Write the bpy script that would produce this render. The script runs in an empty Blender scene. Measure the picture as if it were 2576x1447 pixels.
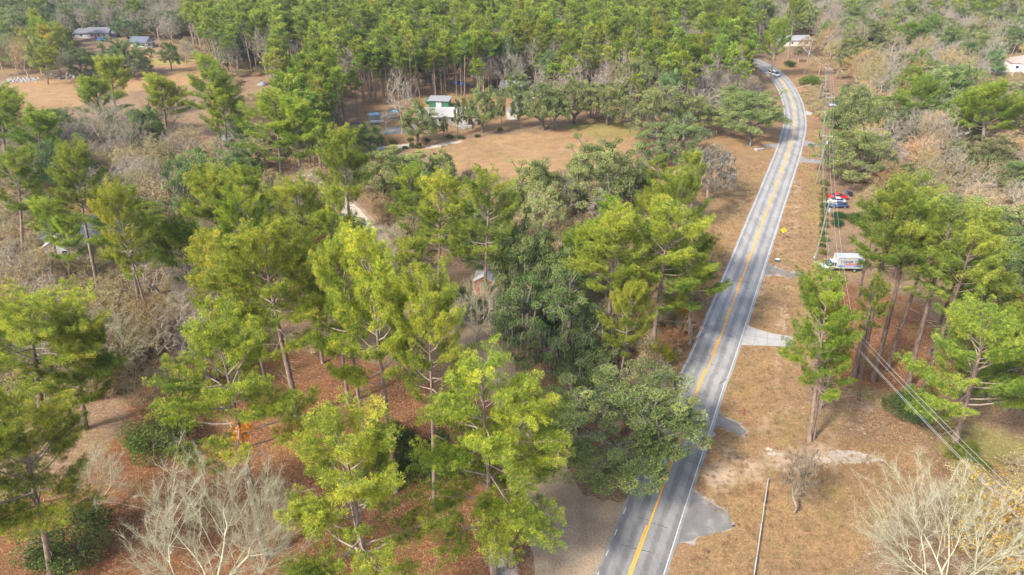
import bpy, bmesh, math, random
import numpy as np
from mathutils import Vector, Matrix, Quaternion
PI = math.pi
# ------------------------------------------------------------------ camera, sky, sun, exposure
sc = bpy.context.scene
F, CX, CY, H = 1717.0, 1288.0, 723.5, 68.0          # focal length and centre in the pixels the survey was read in; camera height in metres
SP, CP = math.sin(math.radians(30)), math.cos(math.radians(30))
cd = bpy.data.cameras.new('camera'); cam = bpy.data.objects.new('camera', cd); sc.collection.objects.link(cam)
cam.location = (0, 0, H); cam.rotation_euler = (math.radians(60), 0, 0)
cd.sensor_width = 36; cd.lens = 36*F/2576; cd.clip_start = .5; cd.clip_end = 9000
sc.camera = cam
EL = math.radians(42); AZ = (-.77, -.64)
w = bpy.data.worlds.new("World"); sc.world = w; w.use_nodes = True
wn = w.node_tree.nodes; bg = wn['Background']
sky = wn.new('ShaderNodeTexSky'); sky.sky_type = 'NISHITA'; sky.sun_disc = False
sky.sun_elevation = EL; sky.sun_rotation = math.atan2(AZ[0], AZ[1]); sky.dust_density = 2.5; sky.air_density = 1.0
w.node_tree.links.new(sky.outputs[0], bg.inputs[0]); bg.inputs[1].default_value = 0.15
ld = bpy.data.lights.new('sun', 'SUN'); ld.energy = 2.6; ld.angle = math.radians(7); ld.color = (1, .95, .87)
sun = bpy.data.objects.new('sun', ld); sc.collection.objects.link(sun)
sdir = Vector((AZ[0]*math.cos(EL), AZ[1]*math.cos(EL), math.sin(EL)))
sun.rotation_euler = sdir.to_track_quat('Z', 'Y').to_euler(); sun.location = (-60, -50, 90)
sc.view_settings.view_transform = 'Standard'; sc.view_settings.look = 'None'
sc.view_settings.exposure = 1.27; sc.view_settings.gamma = 1.0
sc.cycles.max_bounces = 5; sc.cycles.diffuse_bounces = 3; sc.cycles.glossy_bounces = 1; sc.cycles.transmission_bounces = 2
sc.cycles.transparent_max_bounces = 4; sc.cycles.caustics_reflective = False; sc.cycles.caustics_refractive = False

# ------------------------------------------------------------------ projection helpers
def P(x, y, z=0.0):                                   # survey pixel -> world point at height z
    u, v = x-CX, y-CY; t = (H-z)/(F*SP+v*CP)
    return Vector((u*t, t*(F*CP-v*SP), z))
def proj(X, Y, Z=0.0):
    dz = Y*CP+(H-Z)*SP; dz = np.maximum(dz, 1e-3)
    return CX+F*X/dz, CY+F*((H-Z)*CP-Y*SP)/dz
def h_from(by, ty):                                   # height of an upright thing from base row and top row
    Y = P(CX, by).y; v = ty-CY; t = Y/(F*CP-v*SP)
    return H-t*(F*SP+v*CP)
def inpoly(px, py, poly):
    px = np.asarray(px, float); py = np.asarray(py, float); r = np.zeros(px.shape, bool); n = len(poly)
    for i in range(n):
        x1, y1 = poly[i]; x2, y2 = poly[(i+1) % n]
        if y1 == y2: continue
        c = ((y1 > py) != (y2 > py)) & (px < (x2-x1)*(py-y1)/(y2-y1)+x1); r ^= c
    return r

# ------------------------------------------------------------------ materials
def newmat(name, shader='ShaderNodeBsdfPrincipled'):
    m = bpy.data.materials.new(name); m.use_nodes = True; nt = m.node_tree; nt.nodes.clear()
    out = nt.nodes.new('ShaderNodeOutputMaterial'); b = nt.nodes.new(shader); nt.links.new(b.outputs[0], out.inputs[0])
    return m, nt, b, out
def N(nt, t, **k):
    n = nt.nodes.new(t)
    for a, v in k.items():
        if a.startswith('i_'): n.inputs[int(a[2:])].default_value = v
        else: setattr(n, a, v)
    return n
def L(nt, a, b): nt.links.new(a, b)
def ramp(nt, fac, stops):
    r = nt.nodes.new('ShaderNodeValToRGB'); e = r.color_ramp.elements
    while len(e) < len(stops): e.new(.5)
    for q, (p, c) in zip(e, stops): q.position = p; q.color = (*c, 1)
    L(nt, fac, r.inputs[0]); return r.outputs[0]
def mix(nt, fac, a, b, mode='MIX'):
    m = N(nt, 'ShaderNodeMix', data_type='RGBA', blend_type=mode)
    for s, v in ((0, fac), (6, a), (7, b)):
        if isinstance(v, (int, float)): m.inputs[s].default_value = v
        elif isinstance(v, tuple): m.inputs[s].default_value = (*v, 1)
        else: L(nt, v, m.inputs[s])
    return m.outputs[2]
def noise(nt, scale, detail=3, rough=.6, coord='Object', stretch=None):
    tc = N(nt, 'ShaderNodeTexCoord'); src = tc.outputs[coord]
    if stretch:
        mp = N(nt, 'ShaderNodeMapping'); mp.inputs['Scale'].default_value = stretch; L(nt, src, mp.inputs[0]); src = mp.outputs[0]
    n = N(nt, 'ShaderNodeTexNoise'); n.inputs['Scale'].default_value = scale; n.inputs['Detail'].default_value = detail
    n.inputs['Roughness'].default_value = rough; L(nt, src, n.inputs['Vector']); return n.outputs[0]
def math_(nt, op, a, b=None, clamp=False):
    m = N(nt, 'ShaderNodeMath', operation=op, use_clamp=clamp)
    for s, v in ((0, a), (1, b)):
        if v is None: continue
        if isinstance(v, (int, float)): m.inputs[s].default_value = v
        else: L(nt, v, m.inputs[s])
    return m.outputs[0]
def attr(nt, name, out=2): return N(nt, 'ShaderNodeAttribute', attribute_name=name).outputs[out]
def bumpit(nt, b, h, strength, dist):
    bp = N(nt, 'ShaderNodeBump'); bp.inputs['Strength'].default_value = strength; bp.inputs['Distance'].default_value = dist
    L(nt, h, bp.inputs['Height']); L(nt, bp.outputs[0], b.inputs['Normal'])

def leafmat(name, stops, transl=.35, hue=.02, val=.25):
    m, nt, b, out = newmat(name, 'ShaderNodeMixShader'); b.inputs[0].default_value = transl
    d = N(nt, 'ShaderNodeBsdfDiffuse'); t = N(nt, 'ShaderNodeBsdfTranslucent'); L(nt, d.outputs[0], b.inputs[1]); L(nt, t.outputs[0], b.inputs[2])
    c = ramp(nt, attr(nt, 'tint'), stops)
    oi = N(nt, 'ShaderNodeObjectInfo'); c = mix(nt, 1.0, c, oi.outputs['Color'], 'MULTIPLY')
    hs = N(nt, 'ShaderNodeHueSaturation'); L(nt, c, hs.inputs['Color'])
    mr = N(nt, 'ShaderNodeMapRange'); L(nt, oi.outputs['Random'], mr.inputs[0]); mr.inputs[3].default_value = .5-hue; mr.inputs[4].default_value = .5+hue; L(nt, mr.outputs[0], hs.inputs['Hue'])
    wn_ = N(nt, 'ShaderNodeTexWhiteNoise', noise_dimensions='1D'); L(nt, oi.outputs['Random'], wn_.inputs['W'])
    mv = N(nt, 'ShaderNodeMapRange'); L(nt, wn_.outputs[0], mv.inputs[0]); mv.inputs[3].default_value = 1-val; mv.inputs[4].default_value = 1+val; L(nt, mv.outputs[0], hs.inputs['Value'])
    L(nt, hs.outputs[0], d.inputs[0]); L(nt, hs.outputs[0], t.inputs[0]); return m
def barkmat(name, a, b2, scale=3, stretch=(1, 1, .25)):
    m, nt, b, out = newmat(name, 'ShaderNodeBsdfDiffuse')
    c = ramp(nt, noise(nt, scale, 4, .7, stretch=stretch), ((.35, a), (.65, b2)))
    oi = N(nt, 'ShaderNodeObjectInfo'); c = mix(nt, 1.0, c, oi.outputs['Color'], 'MULTIPLY'); L(nt, c, b.inputs[0]); return m
def paint(name, col, rough=.5, metal=0, dirt=.25, scale=1.5):
    m, nt, b, out = newmat(name); n = noise(nt, scale, 5, .65)
    d = tuple(c*(1-dirt) for c in col); L(nt, ramp(nt, n, ((.3, d), (.6, col))), b.inputs['Base Color'])
    b.inputs['Roughness'].default_value = rough; b.inputs['Metallic'].default_value = metal; return m

M = {}
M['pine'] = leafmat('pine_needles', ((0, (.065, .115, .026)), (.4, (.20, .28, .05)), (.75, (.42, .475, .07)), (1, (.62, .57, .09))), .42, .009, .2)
M['oak'] = leafmat('oak_leaves', ((0, (.09, .125, .045)), (.5, (.22, .27, .10)), (1, (.46, .46, .18))), .3, .015, .16)
M['shrub'] = leafmat('shrub_leaves', ((0, (.045, .075, .022)), (.5, (.10, .14, .04)), (1, (.22, .26, .07))), .3, .03, .25)
M['yellow'] = leafmat('autumn_leaves', ((0, (.22, .14, .04)), (.5, (.46, .30, .07)), (1, (.62, .42, .10))), .4, .03, .2)
M['dry'] = leafmat('dry_twigs', ((0, (.20, .15, .08)), (.5, (.38, .30, .16)), (1, (.54, .46, .24))), .1, .02, .2)
M['moss'] = leafmat('spanish_moss', ((0, (.13, .125, .10)), (1, (.34, .31, .25))), .3, .01, .15)
def pinebark():
    m, nt, b, out = newmat('pine_bark', 'ShaderNodeBsdfDiffuse'); n = noise(nt, 3, 4, .7, stretch=(1, 1, .25))
    c = mix(nt, attr(nt, 'tint'), ramp(nt, n, ((.35, (.12, .085, .065)), (.65, (.32, .235, .185)))), ramp(nt, n, ((.3, (.19, .145, .115)), (.65, (.40, .325, .27)))))
    L(nt, mix(nt, 1.0, c, N(nt, 'ShaderNodeObjectInfo').outputs['Color'], 'MULTIPLY'), b.inputs[0]); return m
M['pinebark'] = pinebark(); M['tanbark'] = barkmat('tan_bark', (.30, .23, .13), (.55, .45, .28), 2.0, (1, 1, 1))
M['oakbark'] = barkmat('oak_bark', (.08, .065, .05), (.20, .165, .13))
M['lichen'] = barkmat('lichen_bark', (.32, .30, .20), (.60, .565, .40), 2.0, (1, 1, 1))
M['greybark'] = barkmat('grey_bark', (.27, .225, .175), (.50, .43, .34), 2.0, (1, 1, 1))

# ------------------------------------------------------------------ mesh helpers
col = sc.collection
def link(name, me, mat=None, parent=None):
    o = bpy.data.objects.new(name, me)
    if mat is not None:
        for mm in (mat if isinstance(mat, (list, tuple)) else [mat]): me.materials.append(mm)
    col.objects.link(o)
    if parent is not None: o.parent = parent
    return o
def npmesh(name, V, T, tint=None, midx=None, smooth=False):
    me = bpy.data.meshes.new(name); V = np.asarray(V, np.float32); T = np.asarray(T, np.int32)
    me.vertices.add(len(V)); me.vertices.foreach_set('co', V.ravel())
    k = T.shape[1]; me.loops.add(len(T)*k); me.loops.foreach_set('vertex_index', T.ravel())
    me.polygons.add(len(T)); me.polygons.foreach_set('loop_start', np.arange(0, len(T)*k, k, dtype=np.int32))
    if tint is not None:
        a = me.attributes.new('tint', 'FLOAT', 'POINT'); a.data.foreach_set('value', np.asarray(tint, np.float32))
    if midx is not None: me.polygons.foreach_set('material_index', np.asarray(midx, np.int32))
    if smooth: me.polygons.foreach_set('use_smooth', np.ones(len(T), bool))
    me.update(calc_edges=True); return me
class Buf:
    def __init__(s): s.V = []; s.T = []; s.t = []; s.n = 0
    def add(s, V, T, t):
        s.V.append(V); s.T.append(T+s.n); s.t.append(np.broadcast_to(t, (len(V),)) if np.ndim(t) == 0 else t); s.n += len(V)
    def mesh(s, name): return npmesh(name, np.concatenate(s.V), np.concatenate(s.T), np.concatenate(s.t))
def unit(a): return a/np.maximum(np.linalg.norm(a, axis=-1, keepdims=True), 1e-9)
def prisms(buf, A, B, ra, rb, n=3, tint=.5):
    A = np.asarray(A, float); B = np.asarray(B, float); ra = np.asarray(ra, float); rb = np.asarray(rb, float)
    if len(A) == 0: return
    d = unit(B-A); ref = np.where(np.abs(d[:, 2:3]) > .9, np.array([[1., 0, 0]]), np.array([[0, 0, 1.]]))
    u = unit(np.cross(d, ref)); v = np.cross(d, u); ang = np.arange(n)*2*PI/n
    c = np.cos(ang)[None, :, None]; s_ = np.sin(ang)[None, :, None]
    ring = u[:, None, :]*c+v[:, None, :]*s_
    VA = A[:, None, :]+ring*ra[:, None, None]; VB = B[:, None, :]+ring*rb[:, None, None]
    V = np.concatenate([VA, VB], 1).reshape(-1, 3); i = np.arange(n); j = (i+1) % n
    T0 = np.concatenate([np.stack([i, j, j+n], 1), np.stack([i, j+n, i+n], 1)], 0)
    T = (T0[None]+(np.arange(len(A))*2*n)[:, None, None]).reshape(-1, 3)
    buf.add(V, T, tint if np.ndim(tint) == 0 else np.repeat(tint, 2*n))
def leaves(buf, C, size, rng, up=.5, tint=None, asp=.6):
    n = len(C); nrm = unit(rng.normal(size=(n, 3))+np.array([0, 0, up])); a = unit(np.cross(nrm, rng.normal(size=(n, 3)))); b = np.cross(nrm, a)
    s = (size*rng.uniform(.7, 1.3, n))[:, None]
    V = np.stack([C-a*s*.6, C+b*s*asp*.55+a*s*.1, C+a*s*.7, C-b*s*asp*.55+a*s*.1], 1).reshape(-1, 3); k = np.arange(n)*4
    T = np.concatenate([np.stack([k, k+1, k+2], 1), np.stack([k, k+2, k+3], 1)])
    t = rng.uniform(0, 1, n) if tint is None else np.clip(tint+rng.normal(0, .16, n), 0, 1)
    buf.add(V, T, np.repeat(t, 4))
def grow(pts, trunk, alpha, rng, step=1.2, arc=.08, jit=.06):
    cap = len(trunk)+len(pts)*8+50; nodes = np.zeros((cap, 3)); par = np.full(cap, -1, int); pl = np.zeros(cap); n = 0
    for i, q in enumerate(trunk):
        nodes[n] = q; par[n] = n-1; pl[n] = 0 if n == 0 else pl[n-1]+.2*np.linalg.norm(nodes[n]-nodes[n-1]); n += 1
    k0 = max(1, len(trunk)//2); o = np.argsort(np.linalg.norm(pts-trunk[-1], axis=1))
    tips = []
    for p in pts[o]:
        d = np.linalg.norm(nodes[k0:n]-p, axis=1); c = d+alpha*pl[k0:n]+np.maximum(0, nodes[k0:n, 2]-p[2])*.6; j = int(np.argmin(c))+k0; dist = d[j-k0]
        k = max(1, min(7, int(dist/step))); a = nodes[j].copy(); prev = j
        side = rng.normal(size=3)*jit*dist; side[2] = side[2]*.5-arc*dist*.0+arc*dist
        for q in range(1, k+1):
            t = q/k; pos = a+(p-a)*t+side*math.sin(PI*t)*1.0+rng.normal(size=3)*jit*.5*step*(q < k)
            nodes[n] = pos; par[n] = prev; pl[n] = pl[prev]+np.linalg.norm(pos-nodes[prev]); prev = n; n += 1
            if n >= cap-1: break
        tips.append(prev)
        if n >= cap-8: break
    nodes = nodes[:n]; par = par[:n]; cnt = np.zeros(n)
    ch = np.zeros(n, int)
    for i in range(n-1, 0, -1):
        if cnt[i] == 0: cnt[i] = 1
        cnt[par[i]] += cnt[i]; ch[par[i]] += 1
    for q in range(1, k0): cnt[q-1] = max(cnt[q-1], cnt[q])
    return nodes, par, cnt, tips
def skeleton(buf, nodes, par, cnt, r_root, pw=.42, rmin=.02, tint=.5, thick=.07):
    r = np.maximum(rmin, r_root*(cnt/cnt[0])**pw); i = np.arange(1, len(nodes)); p = par[1:]; rb = r[i]; ra = np.minimum(r[p], rb*1.6)
    ra = np.where(i <= 3, r[p], ra); big = rb > thick
    prisms(buf, nodes[p][big], nodes[i][big], ra[big], rb[big], 6, tint); prisms(buf, nodes[p][~big], nodes[i][~big], ra[~big], rb[~big], 3, tint)
    return r

# ------------------------------------------------------------------ tree prototypes: each returns (trunk mesh, [(part name, mesh, material)], height, radius)
PR = {}
def tubes(buf, pts, rad, n=8):
    pts = np.array(pts); rad = np.array(rad); prisms(buf, pts[:-1], pts[1:], rad[:-1], rad[1:], n, .15)
def tufts(buf, C, AX, rng, length, nb, wid, tint, upb=.35):
    n = len(C); C = np.repeat(C, nb, 0); AX = np.repeat(AX, nb, 0)
    d = unit(rng.normal(size=C.shape)*.75+AX*.55+np.array([0, 0, upb])); l = (length*rng.uniform(.7, 1.15, len(C)))[:, None]
    s = unit(np.cross(d, rng.normal(size=C.shape)))*wid; tip = C+d*l
    V = np.stack([C, tip+s, tip-s], 1).reshape(-1, 3); k = np.arange(len(C))*3; T = np.stack([k, k+1, k+2], 1)
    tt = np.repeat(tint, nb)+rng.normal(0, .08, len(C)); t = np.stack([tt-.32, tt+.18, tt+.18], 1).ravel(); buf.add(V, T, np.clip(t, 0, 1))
def pine(seed, h, R, bf, nl, rt, tl=.42, nb=24, dens=1.0, stubs=13, wid=.018, up=0, droop=0):
    rng = np.random.default_rng(seed); tb = Buf(); lb = tb; nb_ = Buf()
    nz = 14; z = np.linspace(0, h*.97, nz); wob = np.cumsum(rng.normal(0, .012*h/10, (nz, 2)), 0); wob[0] = 0
    tr = np.column_stack([wob, z]); rad = rt*(1-z/h)**.75+.05; rad[0] *= 1.35; tubes(tb, tr, rad, 9)
    def tp(f): q = f*(nz-1)/.97; i = min(nz-2, int(q)); return tr[i]+(tr[i+1]-tr[i])*min(1, q-i)
    TC = []; TA = []; TT = []; sA = []; sB = []; sr = []; se = []
    az = rng.uniform(0, 6.28)
    for i in range(nl):
        q = (i+rng.uniform(0, 1))/nl; q = q**.85; f = bf+(1-bf)*q*.98; az += 2.4+rng.normal(0, .5)
        Ln = R*math.sqrt(max(.05, 1-((q-.32)/.74)**2))*rng.uniform(.55, 1.12)
        if q < .12: Ln *= rng.uniform(.5, 1)
        el = math.radians(-8+up+q*(62-up*.6)+rng.normal(0, 9)-droop); ns = 6; p = tp(f); d = np.array([math.cos(az)*math.cos(el), math.sin(az)*math.cos(el), math.sin(el)])
        pts = [p]
        for s in range(ns):
            d = unit(d+rng.normal(0, .11, 3)+np.array([0, 0, .07-.01*droop])); pts.append(pts[-1]+d*Ln/ns)
        pts = np.array(pts); r0 = .035+.012*Ln*(1-.3*q); rr = np.linspace(r0, .018, ns+1); prisms(lb, pts[:-1], pts[1:], rr[:-1], rr[1:], 5, .75)
        nsub = max(5, int(Ln*2.2*dens)); side = rng.choice([-1, 1]); fo = rng.uniform(.25, .42); lt = rng.normal(0, .1)
        for k in range(nsub):
            t = fo+(1-fo)*(k+rng.uniform(0, .9))/nsub; x = t*ns; a = min(ns-1, int(x)); b0 = pts[a]+(pts[a+1]-pts[a])*(x-a); dd = unit(pts[a+1]-pts[a]); side = -side
            hz = unit(np.cross(dd, [0, 0, 1])); an = math.radians(rng.uniform(25, 70)) if k < nsub-1 else 0
            sd = unit(dd*math.cos(an)+hz*side*math.sin(an)+np.array([0, 0, rng.uniform(0, .35)])); sl = Ln*.34*(1.15-.6*t)*rng.uniform(.6, 1.2)+.35
            e1 = b0+sd*sl*.55+rng.normal(0, .06, 3); e2 = e1+unit(sd+np.array([0, 0, .25]))*sl*.45
            sA += [b0, e1]; sB += [e1, e2]; sr += [.022, .016]; se += [.016, .010]
            nt_ = max(3, int(sl*6.2*dens))
            for m in range(nt_):
                tt = .25+.75*(m+rng.uniform(0, 1))/nt_; c = b0+(e1-b0)*tt/.55 if tt < .55 else e1+(e2-e1)*(tt-.55)/.45
                off = unit(rng.normal(size=3)+sd*.6+np.array([0, 0, .5])); c2 = c+off*np.array([1, 1, .7])*rng.uniform(.08, .55)
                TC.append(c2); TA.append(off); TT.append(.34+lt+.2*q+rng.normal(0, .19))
    for i in range(stubs):
        f = rng.uniform(bf*.45, bf*1.05); a = rng.uniform(0, 6.28); p = tp(f); l = rng.uniform(.6, 3.4); d = np.array([math.cos(a), math.sin(a), rng.uniform(-.3, .4)])
        m = p+d*l*.6; e = m+unit(d+rng.normal(0, .5, 3))*l*.5; prisms(lb, [p, m], [m, e], [.045, .03], [.03, .012], 4, .9)
    prisms(lb, sA, sB, sr, se, 3, .7)
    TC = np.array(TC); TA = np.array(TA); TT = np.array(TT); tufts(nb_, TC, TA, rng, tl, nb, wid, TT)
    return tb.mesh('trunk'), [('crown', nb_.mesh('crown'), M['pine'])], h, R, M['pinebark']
def dome_pts(rng, n, h, R, zc, shell=.55, nseed=0, flat=1.0):
    P_ = []; ph = rng.uniform(0, 6.28, 8)
    while len(P_) < n:
        d = unit(rng.normal(size=3)); 
        if d[2] < -.35: continue
        a = math.atan2(d[1], d[0]); k = 1+.13*math.sin(3*a+ph[0])+.10*math.sin(5*a+ph[1]+3*d[2])+.07*math.sin(9*a+ph[2]); rr = rng.uniform(shell, 1)**.6*k
        P_.append([d[0]*R*rr, d[1]*R*rr, zc+d[2]*((h-zc) if d[2] > 0 else zc*.75)*rr*flat])
    return np.array(P_)
def oak(seed, h, R, ncl, nleaf, size=.17, moss=0, trunk_r=.55, forkz=2.2, dead=0, clr=.85, zc=.42, leafm='oak', bark='oakbark'):
    rng = np.random.default_rng(seed); tb = Buf(); lf = Buf(); ms = Buf(); pts = dome_pts(rng, ncl, h-.6, R-.6, h*zc, .45)
    lean = rng.normal(0, .25, 2); tr = np.array([[0, 0, 0], [lean[0]*.3, lean[1]*.3, forkz*.5], [lean[0], lean[1], forkz]]); nodes, par, cnt, tips = grow(pts, tr, .22, rng, 1.3, .07, .09)
    skeleton(tb, nodes, par, cnt, trunk_r, .42, .022)
    C = pts; per = nleaf//len(C); cr = rng.uniform(.65, 1.3, len(C))*clr; ct = rng.uniform(.15, .85, len(C))
    base = np.repeat(C, per, 0); rr = np.repeat(cr, per)[:, None]; g = rng.normal(size=(len(base), 3)); g = unit(g)*rng.uniform(.35, 1, (len(base), 1))**.5*np.array([1.25, 1.25, .62])
    leaves(lf, base+g*rr, size, rng, .7, np.repeat(ct, per))
    A = np.repeat(C, 5, 0); prisms(tb, A, A+rng.normal(size=A.shape)*.5*np.repeat(cr, 5)[:, None], np.full(len(A), .018), np.full(len(A), .008), 3)
    if dead:
        top = C[C[:, 2] > np.quantile(C[:, 2], .55)]; A = top[rng.integers(0, len(top), dead)]+rng.normal(size=(dead, 3))*.5; d = unit(rng.normal(size=(dead, 3))+[0, 0, 1.1]); B = A+d*rng.uniform(.7, 1.5, (dead, 1))
        prisms(ms, A, B, np.full(dead, .03), np.full(dead, .012), 3, .9); A2 = np.repeat(A+(B-A)*.6, 3, 0); B2 = A2+unit(rng.normal(size=A2.shape)+np.repeat(d, 3, 0))*rng.uniform(.3, .7, (len(A2), 1)); prisms(ms, A2, B2, np.full(len(A2), .02), np.full(len(A2), .007), 3, .9)
    if moss:
        low = C[C[:, 2] < np.quantile(C[:, 2], .7)]; A = low[rng.integers(0, len(low), moss)]+rng.normal(size=(moss, 3))*np.array([.8, .8, .3]); l = rng.uniform(.5, 2.0, (moss, 1)); s = unit(rng.normal(size=(moss, 3))*[1, 1, 0])*.07
        V = np.stack([A-s, A+s, A+s*.3+rng.normal(0, .05, (moss, 3))-np.array([0, 0, 1])*l], 1).reshape(-1, 3); k = np.arange(moss)*3; ms.add(V, np.stack([k, k+1, k+2], 1), np.repeat(rng.uniform(0, 1, moss), 3))
    parts = [('crown', lf.mesh('crown'), M[leafm])]
    if dead or moss: parts.append(('hanging_moss' if moss else 'dead_twigs', ms.mesh('moss'), M['moss']))
    return tb.mesh('trunk'), parts, h, R, M[bark]
def bare(seed, h, R, n, trunk_r, forkz, bark, tw=7, twl=.8, alpha=.3, zc=.5, yellow=0, leafm='yellow', moss=0, shell=.25, twr=.014, jit=.08, pw=.5):
    rng = np.random.default_rng(seed); tb = Buf(); lf = Buf(); pts = dome_pts(rng, n, h-.5, R-.4, h*zc, shell)
    tr = np.array([[0, 0, 0], [rng.normal(0, .12), rng.normal(0, .12), forkz*.5], [rng.normal(0, .25), rng.normal(0, .25), forkz]]); nodes, par, cnt, tips = grow(pts, tr, alpha, rng, 1.1, .03, jit)
    skeleton(tb, nodes, par, cnt, trunk_r, pw, .011, .5, .05)
    sel = np.where(cnt <= 4)[0]; sel = sel[sel > 3]; A = np.repeat(nodes[sel], tw, 0); od = np.repeat(unit(nodes[sel]-nodes[par[sel]]), tw, 0)
    d = unit(od*1.2+rng.normal(size=A.shape)*.5+np.array([0, 0, .4])); l = rng.uniform(.4, 1.3, (len(A), 1))*twl; t0 = rng.uniform(0, 1, (len(A), 1)); A = A-np.repeat(nodes[sel]-nodes[par[sel]], tw, 0)*t0; B = A+d*l
    prisms(tb, A, B, np.full(len(A), twr), np.full(len(A), twr*.5), 3)
    A2 = np.repeat(A+(B-A)*rng.uniform(.3, .9, (len(A), 1)), 2, 0); d2 = unit(np.repeat(d, 2, 0)+rng.normal(size=A2.shape)*.7); B2 = A2+d2*rng.uniform(.25, .7, (len(A2), 1))*twl; prisms(tb, A2, B2, np.full(len(A2), twr*.7), np.full(len(A2), twr*.4), 3)
    parts = []
    if yellow:
        ii = rng.integers(0, len(B2), yellow); leaves(lf, B2[ii]+rng.normal(size=(yellow, 3))*.18, .17, rng, .4); parts.append(('foliage', lf.mesh('foliage'), M[leafm]))
    if moss:
        ms = Buf(); A = nodes[rng.integers(4, len(nodes), moss)]+rng.normal(size=(moss, 3))*[.25, .25, .1]; l_ = rng.uniform(.4, 1.8, (moss, 1)); s = unit(rng.normal(size=(moss, 3))*[1, 1, 0])*.08
        V = np.stack([A-s, A+s, A+rng.normal(0, .08, (moss, 3))-np.array([0, 0, 1])*l_], 1).reshape(-1, 3); k = np.arange(moss)*3; ms.add(V, np.stack([k, k+1, k+2], 1), np.repeat(rng.uniform(0, 1, moss), 3)); parts.append(('hanging_moss', ms.mesh('moss'), M['moss']))
    return tb.mesh('trunk'), parts, h, R, M[bark]
def palm():
    rng = np.random.default_rng(5); tb = Buf(); lf = Buf(); tubes(tb, [[0, 0, z] for z in (0, 1.5, 3, 4.5, 5.6)], [.24, .2, .2, .22, .2], 9)
    for i in range(46):
        a = rng.uniform(0, 6.28); el = rng.uniform(-.9, 1.3); d = np.array([math.cos(a)*math.cos(el), math.sin(a)*math.cos(el), math.sin(el)]); p = np.array([0, 0, 5.5]); e = p+d*1.1; prisms(tb, [p], [e], [.03], [.02], 3)
        for k in range(13):
            b = (k-6)/6*1.2; hz = unit(np.cross(d, [0, 0, 1.])+1e-3); dd = unit(d*math.cos(b)+hz*math.sin(b)+np.array([0, 0, -.25*abs(b)])); q = e+dd*.85-np.array([0, 0, .15]); s = unit(np.cross(dd, [0, 0, 1.]))*.045
            lf.add(np.array([e, q+s, q-s]), np.array([[0, 1, 2]]), rng.uniform(.2, .8))
    return tb.mesh('trunk'), [('crown', lf.mesh('crown'), M['shrub'])], 7.0, 2.0, M['greybark']
def bush(seed, h, R, n, leafm='shrub', size=.14):
    rng = np.random.default_rng(seed); tb = Buf(); lf = Buf(); pts = dome_pts(rng, 40, h*.95, R*.9, h*.45, .4)
    tr = np.array([[0, 0, 0], [0, 0, .2], [0, 0, .4]]); nodes, par, cnt, tips = grow(pts, tr, .2, rng, .8, .05, .08); skeleton(tb, nodes, par, cnt, .12, .4, .012)
    per = n//40; base = np.repeat(pts, per, 0); g = unit(rng.normal(size=base.shape))*rng.uniform(.3, 1, (len(base), 1))**.5*R*.32; leaves(lf, base+g, size, rng, .6, np.repeat(rng.uniform(.2, .8, 40), per))
    return tb.mesh('stems'), [('foliage', lf.mesh('foliage'), M[leafm])], h, R, M['oakbark']

PR['pine'] = [pine(11, 28, 7.6, .44, 38, .36), pine(12, 28, 7.2, .38, 40, .34, dens=.95), pine(13, 28, 8.4, .50, 36, .40, stubs=12), pine(14, 28, 7.0, .48, 36, .34), pine(15, 28, 7.8, .36, 42, .36, dens=.9), pine(16, 28, 8.0, .54, 32, .38, stubs=14), pine(17, 28, 7.4, .46, 30, .36, stubs=16, dens=.85), pine(18, 28, 7.8, .41, 44, .35, stubs=8)]
PR['drooppine'] = [pine(21, 30, 7.6, .22, 56, .40, dens=.95, droop=10), pine(22, 28, 6.6, .28, 46, .36, dens=.95, droop=6)]
PR['roundpine'] = [pine(25, 18, 7.2, .34, 44, .36, dens=.95, up=16), pine(26, 18, 6.8, .42, 40, .34, dens=.95, up=20), pine(27, 19, 7.4, .30, 48, .38, dens=.9, up=12)]
PR['grovepine'] = [pine(28, 30, 5.6, .60, 30, .38, stubs=16, up=8), pine(29, 30, 5.4, .66, 28, .36, stubs=18, up=12), pine(30, 30, 5.8, .56, 30, .40, stubs=14, dens=.85, up=5)]
PR['spreadpine'] = [pine(31, 20, 9.2, .34, 34, .48, dens=.95)]
PR['slim'] = [pine(41, 22, 3.1, .66, 26, .19, tl=.40, nb=11, dens=1.0, stubs=4, wid=.055), pine(42, 22, 2.7, .72, 22, .18, tl=.40, nb=11, stubs=4, wid=.055), pine(43, 22, 3.5, .62, 28, .2, tl=.40, nb=11, stubs=3, wid=.055), pine(44, 22, 3.2, .74, 20, .2, tl=.40, nb=11, stubs=5, wid=.055)]
PR['oak'] = [oak(51, 13, 8, 190, 44000, moss=250), oak(52, 13, 8, 170, 40000, moss=500), oak(53, 14, 7, 170, 40000), oak(54, 12, 8, 200, 44000, moss=150)]
PR['nearoak'] = [oak(61, 15, 11, 430, 125000, .15, moss=0, trunk_r=.8, forkz=3, dead=420, clr=.85)]
PR['mossoak'] = [oak(62, 13, 10, 200, 42000, moss=1500, trunk_r=.8)]
PR['openoak'] = [oak(63, 13, 7.5, 110, 28000, .19, moss=120, trunk_r=.4, forkz=3.5, clr=.95)]
PR['bare'] = [bare(71, 15, 5.5, 260, .26, 4, 'greybark', 7, .8), bare(72, 16, 5, 240, .24, 5, 'greybark', 7, .8), bare(73, 14, 6, 280, .28, 3, 'greybark', 7, .8), bare(74, 16, 4, 200, .2, 5, 'greybark', 8, .8)]
PR['bigbare'] = [bare(75, 15, 8.5, 460, .24, 2.6, 'greybark', 8, .85, .7, .5, shell=.35, twr=.011, jit=.05, pw=.56), bare(76, 16, 8, 440, .24, 3, 'greybark', 8, .85, .7, .5, shell=.35, twr=.011, jit=.05, pw=.56)]
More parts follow.
